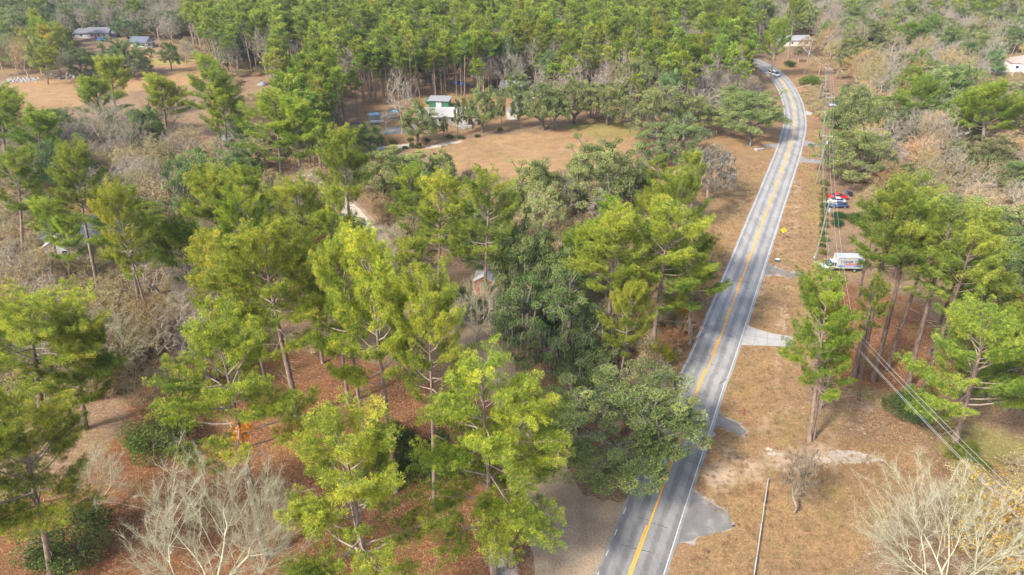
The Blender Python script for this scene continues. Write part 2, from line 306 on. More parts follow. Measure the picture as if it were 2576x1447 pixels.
PR['white'] = [bare(81, 22, 8.4, 520, .25, 3.2, 'lichen', 12, .85, .8, .5, shell=.3, twr=.007, jit=.05, pw=.53), bare(82, 20, 9.4, 540, .25, 3.0, 'lichen', 12, .85, .8, .48, shell=.3, twr=.007, jit=.05, pw=.53)]
PR['whitesmall'] = [bare(83, 12, 5.6, 260, .16, 2.2, 'lichen', 10, .85, .75, .48, shell=.35, twr=.009, jit=.045, pw=.58)]
PR['upright'] = [bare(84, 12, 3.0, 200, .2, 2.4, 'greybark', 8, .6, .45, .5, moss=60, shell=.1, twr=.013)]
PR['mossbare'] = [bare(85, 14, 7, 260, .42, 4, 'greybark', 6, .7, moss=2600, yellow=160)]
PR['yellow'] = [bare(91, 13, 5, 220, .22, 3, 'greybark', 6, .7, yellow=5200), bare(92, 14, 5.5, 240, .24, 3, 'greybark', 6, .7, yellow=2600)]
PR['dryleaf'] = [bare(93, 13, 5, 220, .22, 3, 'tanbark', 7, .7, yellow=3600, leafm='dry'), bare(94, 12, 5.5, 220, .22, 3, 'tanbark', 7, .7, yellow=5200, leafm='dry')]
PR['palm'] = [palm()]
PR['bush'] = [bush(101, 3.6, 2.6, 9000), bush(102, 3.2, 2.8, 9000)]
PR['brush'] = [bare(111, 4.2, 2.6, 70, .06, .6, 'tanbark', 9, .7, yellow=900, leafm='dry', shell=.1, zc=.35), bare(112, 3.8, 2.4, 60, .05, .5, 'tanbark', 9, .7, yellow=700, leafm='yellow', shell=.1, zc=.35), bush(113, 3.4, 2.4, 3600, 'dry', .17)]

def tag(o, label=None, cat=None, group=None, kind=None):
    if label: o['label'] = label
    if cat: o['category'] = cat
    if group: o['group'] = group
    if kind: o['kind'] = kind
    return o
ORD = ['first', 'second', 'third', 'fourth', 'fifth', 'sixth', 'seventh', 'eighth', 'ninth', 'tenth', 'eleventh', 'twelfth', 'thirteenth', 'fourteenth', 'fifteenth', 'sixteenth', 'seventeenth', 'eighteenth', 'nineteenth', 'twentieth']
def ordinal(i): return ORD[i] if i < 20 else '%d%s' % (i+1, 'th' if 10 <= (i+1) % 100 <= 13 else {1: 'st', 2: 'nd', 3: 'rd'}.get((i+1) % 10, 'th'))
FIRST = {}
NAME = dict(pine='pine_tree', drooppine='pine_tree', roundpine='pine_tree', grovepine='pine_tree', bigbare='bare_tree', spreadpine='pine_tree', slim='slender_pine_tree', oak='live_oak_tree', nearoak='live_oak_tree', mossoak='live_oak_tree', openoak='live_oak_tree', bare='bare_tree', white='bare_tree', whitesmall='bare_tree', upright='bare_tree', mossbare='bare_tree', yellow='autumn_tree', dryleaf='autumn_tree', palm='palm_tree', bush='shrub', brush='shrub')
CAT = dict(pine_tree='pine tree', slender_pine_tree='pine tree', live_oak_tree='oak tree', bare_tree='bare tree', autumn_tree='deciduous tree', palm_tree='palm tree', shrub='shrub')
R = random.Random(7)
def plant(kind, xy, h, r, label, group=None, tint=(1, 1, 1), lean=(0, 0), var=None, rot=None, btint=(1, 1, 1)):
    ps = PR[kind]; k = R.randrange(len(ps)) if var is None else var; tm, parts, ph, pr_, bm = ps[k]
    root = bpy.data.objects.new(NAME[kind], None); root.empty_display_size = .5; col.objects.link(root)
    ax = Vector((lean[0], lean[1], h)).normalized(); q = Vector((0, 0, 1)).rotation_difference(ax)
    rz = R.uniform(0, 2*PI) if rot is None else rot
    root.matrix_basis = Matrix.Translation((xy[0], xy[1], -.05)) @ q.to_matrix().to_4x4() @ Matrix.Rotation(rz, 4, 'Z') @ Matrix.Diagonal((r/pr_, r/pr_, h/ph, 1))
    tag(root, label, CAT[NAME[kind]], group)
    stem = 'stems' if NAME[kind] == 'shrub' else 'trunk'
    if not tm.materials: tm.materials.append(bm)
    t = bpy.data.objects.new(stem, tm); t.parent = root; col.objects.link(t); t.color = (*btint, 1); keep = [t]
    for nm, me, mt in parts:
        if not me.materials: me.materials.append(mt)
        c = bpy.data.objects.new(nm, me); c.parent = root; col.objects.link(c); c.color = (*tint, 1) if nm in ('crown', 'foliage') else (*btint, 1); keep.append(c)
    FIRST.setdefault((kind, k), keep); return root

# ------------------------------------------------------------------ ground zones (polygons read from the survey)
Z_FIELD = [[(1040, 368), (1130, 352), (1330, 335), (1560, 318), (1640, 350), (1640, 400), (1560, 420), (1400, 430), (1280, 450), (1160, 440), (1120, 400)],
           [(-60, 218), (60, 205), (230, 197), (330, 200), (430, 182), (500, 150), (540, 130), (520, 200), (440, 232), (360, 225), (240, 262), (120, 275), (-60, 290)],
           [(300, 130), (500, 120), (500, 160), (330, 190)], [(2480, 150), (2600, 130), (2600, 175), (2500, 185)]]
Z_GRASS = [[(1680, 400), (1790, 330), (1830, 345), (1960, 300), (1975, 330), (1925, 450), (1830, 660), (1720, 930), (1640, 1080), (1690, 900), (1800, 640), (1780, 520), (1640, 440)],
           [(2010, 250), (2070, 300), (2068, 440), (2062, 640), (2040, 800), (2030, 1000), (2100, 1100), (2310, 1130), (2350, 1200), (2200, 1350), (2080, 1500), (1640, 1500), (1760, 1180), (1830, 960), (1930, 640), (2000, 420)],
           [(1950, 150), (2080, 150), (2060, 260), (2010, 250)], [(900, 240), (1330, 210), (1400, 300), (1050, 362), (900, 330)]]
Z_LITTER = [[(320, 900), (820, 880), (1340, 1040), (1340, 1500), (0, 1560), (-80, 1300), (100, 1240), (330, 1090)],
            [(2100, 700), (2320, 760), (2420, 960), (2330, 1010), (2160, 960), (2080, 1000), (2060, 880)], [(100, 500), (420, 560), (420, 720), (250, 660)],
            [(700, 520), (860, 520), (860, 660), (740, 660)], [(1640, 840), (1790, 700), (1740, 900), (1650, 1020)], [(2430, 680), (2640, 660), (2640, 800), (2480, 790)],
            [(930, 340), (1050, 335), (1030, 362), (930, 366)]]
Z_SAND = [[(2050, 1144), (2160, 1134), (2182, 1150), (2236, 1160), (2160, 1165), (2080, 1170), (2050, 1160), (1990, 1155), (1930, 1140), (1925, 1118), (1960, 1140), (2000, 1148)],
          [(1070, 368), (1160, 352), (1165, 357), (1075, 376)], [(930, 372), (1040, 360), (1050, 368), (940, 380)],
          [(2150, 1070), (2185, 1080), (2180, 1096), (2150, 1090)], [(2000, 1060), (2040, 1012), (2020, 1030)], 
          [(1310, 210), (1340, 215), (1300, 300), (1270, 300)], [(1250, 1400), (1290, 1400), (1290, 1480), (1240, 1480)]]
Z_GREEN = [[(2110, 965), (2240, 1000), (2230, 1040), (2140, 990)], [(1935, 1080), (2000, 1100), (2010, 1150), (1960, 1120)], [(1830, 560), (1900, 440), (1910, 450), (1850, 570)], [(1990, 215), (2020, 240), (2030, 270), (2000, 240)], [(1940, 165), (1965, 176), (1990, 215), (1985, 220)],
           [(1400, 315), (1620, 300), (1640, 340), (1500, 350)], [(2330, 1040), (2600, 1100), (2600, 1250), (2400, 1200)], [(2040, 430), (2070, 430), (2066, 640), (2050, 640)], [(330, 150), (480, 140), (480, 160), (330, 170)], [(2060, 1210), (2140, 1240), (2100, 1300)]]
gx = np.concatenate([[-6000, -2500, -1200, -700], np.arange(-420, 421, 1.25), [700, 1200, 2500, 6000]])
gy = np.concatenate([[-400, -100, 0], np.arange(15, 620, 1.25), [800, 1300, 3000, 8000]])
GX, GY = np.meshgrid(gx, gy); px, py = proj(GX, GY)
def zone(polys, blur):
    m = np.zeros(GX.shape)
    for p in polys: m = np.maximum(m, inpoly(px, py, p).astype(float))
    for _ in range(blur):
        m[1:-1, 1:-1] = (m[1:-1, 1:-1]*2+m[:-2, 1:-1]+m[2:, 1:-1]+m[1:-1, :-2]+m[1:-1, 2:])/6
    return m*(GY > 20)
def band(pts, wd):
    q = [np.array(P(*p)[:2]) for p in pts]; sm = []
    for i in range(len(q)):
        d = q[min(i+1, len(q)-1)]-q[max(i-1, 0)]; d = d/np.linalg.norm(d); n_ = np.array([-d[1], d[0]])*wd/2; sm.append((q[i]+n_, q[i]-n_))
    pr = [proj(a_[0], a_[1]) for a_, _ in sm]+[proj(b_[0], b_[1]) for _, b_ in sm[::-1]]; return [(float(x), float(y)) for x, y in pr]
Z_TRACK = [band([(1762, 1200), (1850, 1158), (1930, 1140), (2060, 1136), (2200, 1134), (2340, 1130)], .9), band([(1775, 1245), (1880, 1195), (1990, 1166), (2100, 1160), (2240, 1150), (2340, 1140)], 1.0), band([(1790, 1180), (1840, 1130), (1900, 1070), (1960, 1040), (2040, 1010)], 1.0), band([(1770, 1215), (1900, 1180), (2030, 1140), (2160, 1060), (2220, 960)], 1.1),
           band([(1800, 1275), (1900, 1225), (2000, 1195), (2120, 1190)], .8), band([(1990, 440), (1965, 560), (1925, 700), (1890, 800)], .7), band([(2010, 450), (2000, 560), (1985, 660), (1975, 800), (1950, 1000)], 1.2), band([(1700, 900), (1790, 690), (1840, 560), (1910, 420)], .8), band([(1850, 1110), (2000, 1080), (2150, 1090)], .8)]
zt = None
zf, zg, zl, zs, zn = zone(Z_FIELD, 10), zone(Z_GRASS, 4), zone(Z_LITTER, 10), zone(Z_SAND, 1), zone(Z_GREEN, 5)
zt = zone(Z_TRACK, 2)
ny, nx = GX.shape; idx = (np.arange(ny-1)[:, None]*nx+np.arange(nx-1)[None]).ravel()
gme = npmesh('ground', np.column_stack([GX.ravel(), GY.ravel(), np.zeros(GX.size)]), np.stack([idx, idx+1, idx+nx+1, idx+nx], 1))
for nm, z in (('field', zf), ('grass', zg), ('litter', zl), ('sand', zs), ('green', zn), ('track', zt)):
    a = gme.attributes.new(nm, 'FLOAT', 'POINT'); a.data.foreach_set('value', z.ravel().astype(np.float32))
m, nt, b, out = newmat('ground_cover')
n1 = noise(nt, 5.5, 4, .75); n2 = noise(nt, .35, 4, .6); n3 = noise(nt, .05, 3, .5); nf = noise(nt, 1.6, 5, .75)
n4 = noise(nt, 1.9, 3, .8); n1 = math_(nt, 'ADD', math_(nt, 'MULTIPLY', n1, .62), math_(nt, 'MULTIPLY', n4, .38))
brown = ramp(nt, n1, ((.38, (.10, .062, .035)), (.5, (.235, .15, .09)), (.62, (.44, .31, .20))))
lit = ramp(nt, n1, ((.38, (.06, .026, .012)), (.48, (.17, .074, .034)), (.56, (.28, .135, .066)), (.66, (.52, .33, .20))))
gr = ramp(nt, n1, ((.36, (.15, .088, .043)), (.5, (.28, .17, .086)), (.64, (.46, .305, .175))))
fld = ramp(nt, n1, ((.38, (.20, .118, .056)), (.5, (.32, .195, .10)), (.62, (.46, .305, .17))))
sand = ramp(nt, nf, ((.35, (.36, .29, .23)), (.65, (.58, .51, .44))))
grn = ramp(nt, n1, ((.35, (.10, .12, .025)), (.6, (.32, .29, .08))))
def zfac(a, amp=.9, sharp=3.2):
    return math_(nt, 'ADD', math_(nt, 'MULTIPLY', math_(nt, 'SUBTRACT', math_(nt, 'ADD', attr(nt, a), math_(nt, 'MULTIPLY', math_(nt, 'SUBTRACT', n2, .5), amp)), .5), sharp), .5, True)
c = brown; c = mix(nt, zfac('litter'), c, lit); c = mix(nt, zfac('grass', .5, 4), c, gr); c = mix(nt, zfac('field'), c, fld)
c = mix(nt, math_(nt, 'MULTIPLY', zfac('green', 1.2, 2), .6), c, grn); c = mix(nt, math_(nt, 'MULTIPLY', zfac('track', 1.1, 2.5), .75), c, ramp(nt, n1, ((.38, (.33, .24, .17)), (.62, (.56, .44, .34)))))
c = mix(nt, math_(nt, 'MULTIPLY', ramp(nt, noise(nt, .16, 4, .7), ((.52, (0, 0, 0)), (.66, (1, 1, 1)))), .35), c, (.20, .19, .05)); c = mix(nt, math_(nt, 'MULTIPLY', ramp(nt, noise(nt, .11, 5, .75, stretch=(1, 1.3, 1)), ((.5, (0, 0, 0)), (.7, (1, 1, 1)))), .45), c, (.20, .115, .07))
c = mix(nt, math_(nt, 'ADD', math_(nt, 'MULTIPLY', math_(nt, 'SUBTRACT', math_(nt, 'ADD', attr(nt, 'sand'), math_(nt, 'MULTIPLY', math_(nt, 'SUBTRACT', nf, .5), 1.6)), .5), 6), .35, True), c, sand)
c = mix(nt, .8, c, ramp(nt, n2, ((.25, (.72, .66, .62)), (.5, (1, 1, 1)), (.75, (1.25, 1.2, 1.05)))), 'MULTIPLY')
c = mix(nt, .8, c, ramp(nt, n3, ((.3, (.78, .76, .72)), (.5, (1, 1, 1)), (.7, (1.15, 1.12, 1.0)))), 'MULTIPLY')
L(nt, c, b.inputs['Base Color']); b.inputs['Roughness'].default_value = 1; b.inputs['Specular IOR Level'].default_value = .1; bumpit(nt, b, n1, .9, .2)
M['ground'] = m
tag(link('ground', gme, m), kind='structure')

# ------------------------------------------------------------------ roads
def smooth(pts, step=2.0):
    pts = [np.array(p[:2]) for p in pts]; out_ = []; n = len(pts)
    for i in range(n-1):
        p0, p1, p2, p3 = pts[max(0, i-1)], pts[i], pts[i+1], pts[min(n-1, i+2)]; k = max(1, int(np.linalg.norm(p2-p1)/step))
        for j in range(k):
            t = j/k; out_.append(.5*((2*p1)+(-p0+p2)*t+(2*p0-5*p1+4*p2-p3)*t*t+(-p0+3*p1-3*p2+p3)*t**3))
    out_.append(pts[-1]); return np.array(out_)
def normals(c):
    d = np.gradient(c, axis=0); d /= np.linalg.norm(d, axis=1)[:, None]; return np.column_stack([d[:, 1], -d[:, 0]])
def strip(name, c, wl, wr, z, mat, rag=0, seed=0, a=None, b2=None, kind=None, parent=None, nacross=1):
    rng = np.random.default_rng(seed); c = c[a:b2]; n = normals(c); k = len(c)
    def rg(): return np.convolve(rng.normal(0, rag, k+8), np.ones(5)/5, 'same')[4:-4]*2 if rag else 0
    lw = np.broadcast_to(wl, (k,))+rg(); rw = np.broadcast_to(wr, (k,))+rg(); rows = []; uv = []
    for j in range(nacross+1):
        t = j/nacross; off = -lw*(1-t)+rw*t; rows.append(np.column_stack([c+n*off[:, None], np.full(k, z)])); uv.append(off)
    V = np.concatenate(rows); T = []
    for j in range(nacross):
        i = np.arange(k-1)+j*k; T.append(np.stack([i, i+k, i+k+1, i+1], 1))
    me = npmesh(name, V, np.concatenate(T)); at = me.attributes.new('across', 'FLOAT', 'POINT'); at.data.foreach_set('value', np.concatenate(uv).astype(np.float32))
    o = link(name, me, mat, parent)
    if kind: tag(o, kind=kind)
    return o
def patch(name, poly, z, mat, rag=.15, seed=0, kind='structure', step=.7, rim=0):
    rng = np.random.default_rng(seed); p = [np.array(P(*q)[:2]) for q in poly]; o_ = []
    if rim:
        ce = np.mean(p, axis=0); q2 = [a+unit(a-ce)*rim*rng.uniform(.4, 1.5) for a in p]; patch(name+'_rim', [tuple(float(v) for v in proj(a[0], a[1])) for a in q2], z-.005, M['rim'], rag*1.7, seed+50, kind, .5)
    for i in range(len(p)):
        a, b_ = p[i], p[(i+1) % len(p)]; k = max(1, int(np.linalg.norm(b_-a)/step))
        for j in range(k): o_.append(a+(b_-a)*j/k+rng.normal(0, rag, 2)*(rag > 0))
    me = bpy.data.meshes.new(name); me.from_pydata([(x, y, z) for x, y in o_], [], [list(range(len(o_)))]); me.update()
    if me.polygons[0].normal.z < 0: me.flip_normals()
    o = link(name, me, mat); tag(o, kind=kind); return o
m, nt, b, out = newmat('asphalt'); n1 = noise(nt, 9, 4, .8); n2 = noise(nt, .35, 6, .72, stretch=(1.2, .4, 1)); ac = attr(nt, 'across')
base = ramp(nt, n2, ((.3, (.225, .212, .198)), (.5, (.29, .274, .256)), (.72, (.36, .342, .318))))
tr_ = math_(nt, 'SINE', math_(nt, 'MULTIPLY', math_(nt, 'ABSOLUTE', ac), 3.6)); trk = ramp(nt, math_(nt, 'ADD', math_(nt, 'MULTIPLY', tr_, .35), math_(nt, 'MULTIPLY', n2, 1.0)), ((.25, (.80, .80, .81)), (.62, (1.12, 1.12, 1.10))))
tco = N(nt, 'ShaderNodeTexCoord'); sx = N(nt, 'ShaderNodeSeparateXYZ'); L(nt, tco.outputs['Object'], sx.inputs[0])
near_tone = math_(nt, 'ADD', sx.outputs[1], math_(nt, 'MULTIPLY', n2, 16)); base = mix(nt, 1, base, ramp(nt, math_(nt, 'MULTIPLY', near_tone, .01), ((.5, (.62, .62, .64)), (.95, (1, 1, 1)))), 'MULTIPLY')  # near end of road darkened: darker patched asphalt, with some shade painted in
c = mix(nt, 1, base, trk, 'MULTIPLY'); c = mix(nt, .6, c, ramp(nt, n1, ((.35, (.7, .7, .7)), (.6, (1.1, 1.1, 1.1)))), 'MULTIPLY')
vo = N(nt, 'ShaderNodeTexVoronoi', feature='DISTANCE_TO_EDGE'); vo.inputs['Scale'].default_value = .09; tc = N(nt, 'ShaderNodeTexCoord'); wv = N(nt, 'ShaderNodeVectorMath', operation='ADD')
nz = N(nt, 'ShaderNodeTexNoise'); nz.inputs['Scale'].default_value = .5; L(nt, tc.outputs['Object'], nz.inputs[0]); sc_ = N(nt, 'ShaderNodeVectorMath', operation='SCALE'); sc_.inputs['Scale'].default_value = 3.5; L(nt, nz.outputs['Color'], sc_.inputs[0]); L(nt, tc.outputs['Object'], wv.inputs[0]); L(nt, sc_.outputs[0], wv.inputs[1]); L(nt, wv.outputs[0], vo.inputs['Vector'])
c = mix(nt, ramp(nt, vo.outputs['Distance'], ((.0012, (.6, .6, .6)), (.003, (0, 0, 0)))), c, (.06, .06, .065))
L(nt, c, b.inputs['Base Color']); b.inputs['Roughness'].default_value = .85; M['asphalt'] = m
m, nt, b, out = newmat('worn_asphalt'); n1 = noise(nt, 9, 4, .8); n2 = noise(nt, .5, 5, .65)
L(nt, mix(nt, .6, ramp(nt, n2, ((.3, (.14, .132, .122)), (.55, (.19, .178, .165)), (.75, (.30, .275, .24)))), ramp(nt, n1, ((.35, (.7, .7, .7)), (.6, (1.1, 1.1, 1.1)))), 'MULTIPLY'), b.inputs['Base Color']); b.inputs['Roughness'].default_value = .9; M['wasph'] = m
m, nt, b, out = newmat('dirt_track'); n1 = noise(nt, 4, 5, .7); n2 = noise(nt, .3, 4, .6)
L(nt, mix(nt, .7, ramp(nt, n1, ((.3, (.20, .14, .088)), (.6, (.33, .245, .165)))), ramp(nt, n2, ((.3, (.72, .7, .66)), (.5, (1, 1, 1)), (.7, (1.3, 1.3, 1.27)))), 'MULTIPLY'), b.inputs['Base Color']); b.inputs['Roughness'].default_value = 1; M['dirt'] = m
m, nt, b, out = newmat('pale_dirt_track'); n1 = noise(nt, 3, 5, .7); L(nt, ramp(nt, n1, ((.3, (.36, .30, .22)), (.6, (.52, .45, .35)))), b.inputs['Base Color']); b.inputs['Roughness'].default_value = 1; M['paledirt'] = m
M['concrete'] = paint('concrete', (.40, .375, .335), .9, 0, .18, .8); M['gravel'] = paint('gravel', (.27, .255, .245), 1, 0, .3, 4)
M['rim'] = paint('gravel_rim', (.36, .31, .26), 1, 0, .35, 3)
M['yellowline'] = paint('yellow_line', (.90, .42, .01), .7, 0, .12, 3); M['whiteline'] = paint('white_line', (.58, .57, .53), .7, 0, .3, 3)
yel = [(1480, 1710), (1530, 1585), (1586.6, 1447), (1657, 1255), (1722, 1080), (1770, 947), (1788, 910), (1860, 718), (1926, 539), (1957, 455), (1980, 392), (1996, 335), (2000, 299), (1994, 259), (1978, 222), (1962, 199), (1940, 178), (1910, 160), (1870, 142)]
RC = smooth([P(*q) for q in yel], 1.5); RN = normals(RC); HW = 3.42
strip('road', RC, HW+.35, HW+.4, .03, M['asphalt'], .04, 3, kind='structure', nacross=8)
ly = proj(RC[:, 0], RC[:, 1])[1]
def line_mesh(buf, c, off, wd, z, keep):
    n = normals(c); A = c+n*(off-wd/2); B = c+n*(off+wd/2)
    for i in range(len(c)-1):
        if keep(i):
            V = np.array([[*A[i], z], [*B[i], z], [*B[i+1], z], [*A[i+1], z]]); buf.add(V, np.array([[0, 1, 2], [0, 2, 3]]), .5)
fine = smooth([P(*q) for q in yel], .5); fy = proj(fine[:, 0], fine[:, 1])[1]
seg = np.concatenate([[0], np.cumsum(np.linalg.norm(np.diff(fine, axis=0), axis=1))])
bb = Buf(); line_mesh(bb, fine, .0, .18, .045, lambda i: True)
line_mesh(bb, fine, -.27, .15, .045, lambda i: (fy[i] > 1332) or (930 < fy[i] < 1240) or (fy[i] <= 930 and seg[i] % 12.2 < 5.2))
line_mesh(bb, fine, .16, .10, .045, lambda i: fy[i] <= 930 and seg[i] % 1.0 < .5)
tag(link('yellow_centre_line', bb.mesh('yellow_centre_line'), M['yellowline']), kind='structure')
bb = Buf(); line_mesh(bb, fine, HW, .12, .045, lambda i: True)
line_mesh(bb, fine, -HW, .12, .045, lambda i: fy[i] < 1256 or seg[i] % 3.6 < 1.1)
tag(link('white_edge_line', bb.mesh('white_edge_line'), M['whiteline']), kind='structure')
bb = Buf(); rck = np.random.default_rng(12)
for (xa, ya, xb, yb) in ((1745, 808, 1893, 868), (1600, 1300, 1680, 1330), (1560, 1370, 1640, 1392), (1790, 700, 1885, 712), (1860, 560, 1905, 566), (1700, 1150, 1775, 1175), (1745, 905, 1820, 925)):
    a_, b_ = np.array(P(xa, ya)), np.array(P(xb, yb)); tt_ = np.linspace(0, 1, 14)[:, None]; pp_ = a_+(b_-a_)*tt_+rck.normal(0, .07, (14, 3)); pp_[:, 2] = .036
    for i in range(13):
        n_ = np.array([0, .035, 0]); bb.add(np.array([pp_[i]-n_, pp_[i+1]-n_, pp_[i+1]+n_, pp_[i]+n_]), np.array([[0, 1, 2], [0, 2, 3]]), .5)
M['tar'] = paint('tar', (.05, .05, .052), .6); tag(link('crack_seal', bb.mesh('crack_seal'), M['tar']), kind='structure')
def r3(pts): return [(1288+.371*x, 910+.371*y) for x, y in pts]
patch('driveway_apron', r3([(1215, 880), (1300, 920), (1360, 955), (1420, 1000), (1470, 1040), (1495, 1090), (1480, 1130), (1420, 1150), (1330, 1170), (1270, 1185), (1230, 1212), (1150, 1228), (1110, 1260), (1085, 1290), (1060, 1400), (1030, 1500), (960, 1500), (1100, 1100), (1200, 860)]), .016, M['wasph'], .16, 1, rim=.45)
patch('driveway_apron', r3([(1380, 325), (1440, 375), (1530, 420), (1575, 465), (1570, 495), (1530, 500), (1480, 480), (1400, 440), (1370, 470), (1310, 640), (1280, 640), (1340, 400)]), .016, M['wasph'], .14, 2, rim=.3)
patch('concrete_driveway', [(1868, 812), (1903, 828), (1940, 838), (1995, 848), (1998, 873), (1932, 870), (1850, 868)], .016, M['concrete'], .03, 3)
bb = Buf()
for a_, b_ in (((1903, 829), (1896, 867)), ((1932, 836), (1929, 869)), ((1966, 843), (1964, 871)), ((1866, 842), (1996, 860))):
    a_, b_ = np.array(P(*a_, .022)), np.array(P(*b_, .022)); n_ = unit(np.cross(b_-a_, [0, 0, 1.]))*.03; bb.add(np.array([a_-n_, a_+n_, b_+n_, b_-n_]), np.array([[0, 1, 2], [0, 2, 3]]), .5)
M['joint'] = paint('joint', (.2, .18, .16), 1); tag(link('concrete_joints', bb.mesh('joints'), M['joint']), kind='structure')
patch('gravel_driveway', [(1925, 660), (1937, 664), (1955, 675), (1985, 684), (2022, 686), (2024, 695), (1985, 697), (1955, 690), (1932, 694), (1912, 702)], .016, M['wasph'], .3, 4, rim=.5)
patch('gravel_driveway', [(2018, 352), (2040, 357), (2068, 365), (2068, 370), (2040, 368), (2010, 364)], .016, M['gravel'], .2, 5)
patch('gravel_driveway', [(2006, 390), (2026, 399), (2066, 404), (2064, 412), (2030, 409), (1998, 410)], .016, M['gravel'], .2, 6)
patch('gravel_driveway', [(2016, 275), (2028, 279), (2046, 284), (2042, 290), (2018, 288)], .016, M['concrete'], .2, 7)
patch('gravel_driveway', [(1918, 364), (1962, 361), (1958, 372), (1932, 371)], .016, M['gravel'], .2, 8)
patch('gravel_lane', [(1740, 262), (1760, 254), (1800, 252), (1815, 256), (1790, 261)], .016, M['gravel'], .3, 9)
dr = smooth([P(*q) for q in [(768, 428), (782, 438), (830, 480), (885, 530), (925, 575), (960, 628), (1000, 682), (1060, 732), (1130, 792), (1200, 862), (1255, 940), (1310, 1050), (1365, 1160), (1415, 1290), (1440, 1400), (1440, 1600)]], 1.5)
dly = proj(dr[:, 0], dr[:, 1])[1]
strip('dirt_road', dr, np.interp(dly, [430, 560, 800, 1150, 1300, 1440], [2.4, 3.2, 3.0, 3.0, 4.2, 3.9]), np.interp(dly, [430, 560, 800, 1100, 1230, 1400], [2.4, 3.4, 3.0, 3.2, 6.2, 4.6]), .012, M['dirt'], .22, 4, kind='structure', nacross=2)
k = int(np.searchsorted(dly, 590)); k0 = int(np.searchsorted(dly, 437)); strip('pale_dirt_lane', dr, 2.0, 2.4, .024, M['paledirt'], .25, 5, k0, k, 'structure', nacross=1)
patch('dirt_lot', [(1300, 1080), (1370, 1120), (1400, 1190), (1470, 1250), (1545, 1262), (1590, 1262), (1560, 1310), (1545, 1352), (1515, 1420), (1490, 1500), (1380, 1500), (1360, 1400), (1330, 1260), (1290, 1150)], .02, M['dirt'], .2, 6)
strip('paved_lane', smooth([P(*q) for q in [(470, 100), (490, 131), (508, 152), (545, 185), (590, 250), (575, 330), (572, 372), (590, 384)]], 2), 1.7, 1.7, .018, M['gravel'], .15, 7, kind='structure')
strip('paved_lane', smooth([P(*q) for q in [(1340, 205), (1330, 240), (1318, 262), (1290, 282)]], 2), 2.5, 3, .018, M['gravel'], .2, 8, kind='structure')
patch('gravel_yard', [(962, 330), (975, 322), (1000, 317), (1045, 312), (1050, 332), (990, 338), (960, 340)], .016, M['wasph'], .2, 10)

# ------------------------------------------------------------------ box and prism helpers for built things
def bm_obj(name, bm, mat, parent=None, bevel=0, smooth_=False):
    if bevel:
        bmesh.ops.bevel(bm, geom=[e for e in bm.edges if len(e.link_faces) == 2 and e.calc_face_angle(0) > .5], offset=bevel, segments=2, affect='EDGES', profile=.6)
    bmesh.ops.recalc_face_normals(bm, faces=bm.faces); me = bpy.data.meshes.new(name); bm.to_mesh(me); bm.free()
    if smooth_:
        for p in me.polygons: p.use_smooth = True
    return link(name, me, mat, parent)
def box(bm, x0, x1, y0, y1, z0, z1, mtx=None):
    vs = [bm.verts.new(v) for v in ((x0, y0, z0), (x1, y0, z0), (x1, y1, z0), (x0, y1, z0), (x0, y0, z1), (x1, y0, z1), (x1, y1, z1), (x0, y1, z1))]
    for f in ((0, 3, 2, 1), (4, 5, 6, 7), (0, 1, 5, 4), (1, 2, 6, 5), (2, 3, 7, 6), (3, 0, 4, 7)): bm.faces.new([vs[i] for i in f])
    if mtx is not None: bmesh.ops.transform(bm, matrix=mtx, verts=vs)
    return vs
def boxes(name, lst, mat, parent=None, bevel=0):
    bm = bmesh.new()
    for q in lst: box(bm, *q)
    return bm_obj(name, bm, mat, parent, bevel)
def hexa(bm, low, top):                                # 4 low + 4 top points
    vs = [bm.verts.new(v) for v in list(low)+list(top)]
    for f in ((0, 3, 2, 1), (4, 5, 6, 7), (0, 1, 5, 4), (1, 2, 6, 5), (2, 3, 7, 6), (3, 0, 4, 7)): bm.faces.new([vs[i] for i in f])
def cyl(bm, a, b_, r, n=10, r2=None):
    a, b_ = Vector(a), Vector(b_); d = (b_-a); q = d.to_track_quat('Z', 'Y').to_matrix().to_4x4()
    bmesh.ops.create_cone(bm, cap_ends=True, segments=n, radius1=r, radius2=r if r2 is None else r2, depth=d.length, matrix=Matrix.Translation((a+b_)/2) @ q)
def empty(name, loc, rz, label, cat, group=None):
    o = bpy.data.objects.new(name, None); col.objects.link(o); o.location = loc; o.rotation_euler = (0, 0, rz); o.empty_display_size = .5; return tag(o, label, cat, group)
M['white'] = paint('white_paint', (.56, .56, .55), .5, 0, .14); M['whitewall'] = paint('white_siding', (.48, .48, .465), .7, 0, .25, .8); M['metalroof'] = paint('grey_white_metal_roof', (.33, .33, .325), .5, 0, .25, .8); M['cream'] = paint('cream_siding', (.42, .37, .29), .7, 0, .12); M['offwhite'] = paint('offwhite_siding', (.74, .70, .62), .7, 0, .15)
M['roofgrey'] = paint('grey_shingle', (.17, .17, .19), .9, 0, .3, 3); M['roofblue'] = paint('slate_shingle', (.12, .135, .17), .9, 0, .3, 3); M['rooflight'] = paint('light_shingle', (.42, .40, .36), .9, 0, .2, 3)
M['roofred'] = paint('red_shingle', (.36, .17, .13), .9, 0, .25, 3); M['rooftan'] = paint('tan_shingle', (.42, .28, .24), .9, 0, .2, 3); M['glass'] = paint('window_glass', (.03, .045, .06), .15, 0, .1)
M['red'] = paint('red_paint', (.62, .02, .015), .35, 0, .1); M['barnred'] = paint('barn_red', (.42, .03, .035), .6, 0, .25); M['black'] = paint('black_rubber', (.02, .02, .022), .7, 0, .1); M['silver'] = paint('silver_paint', (.50, .52, .55), .3, .3, .1)
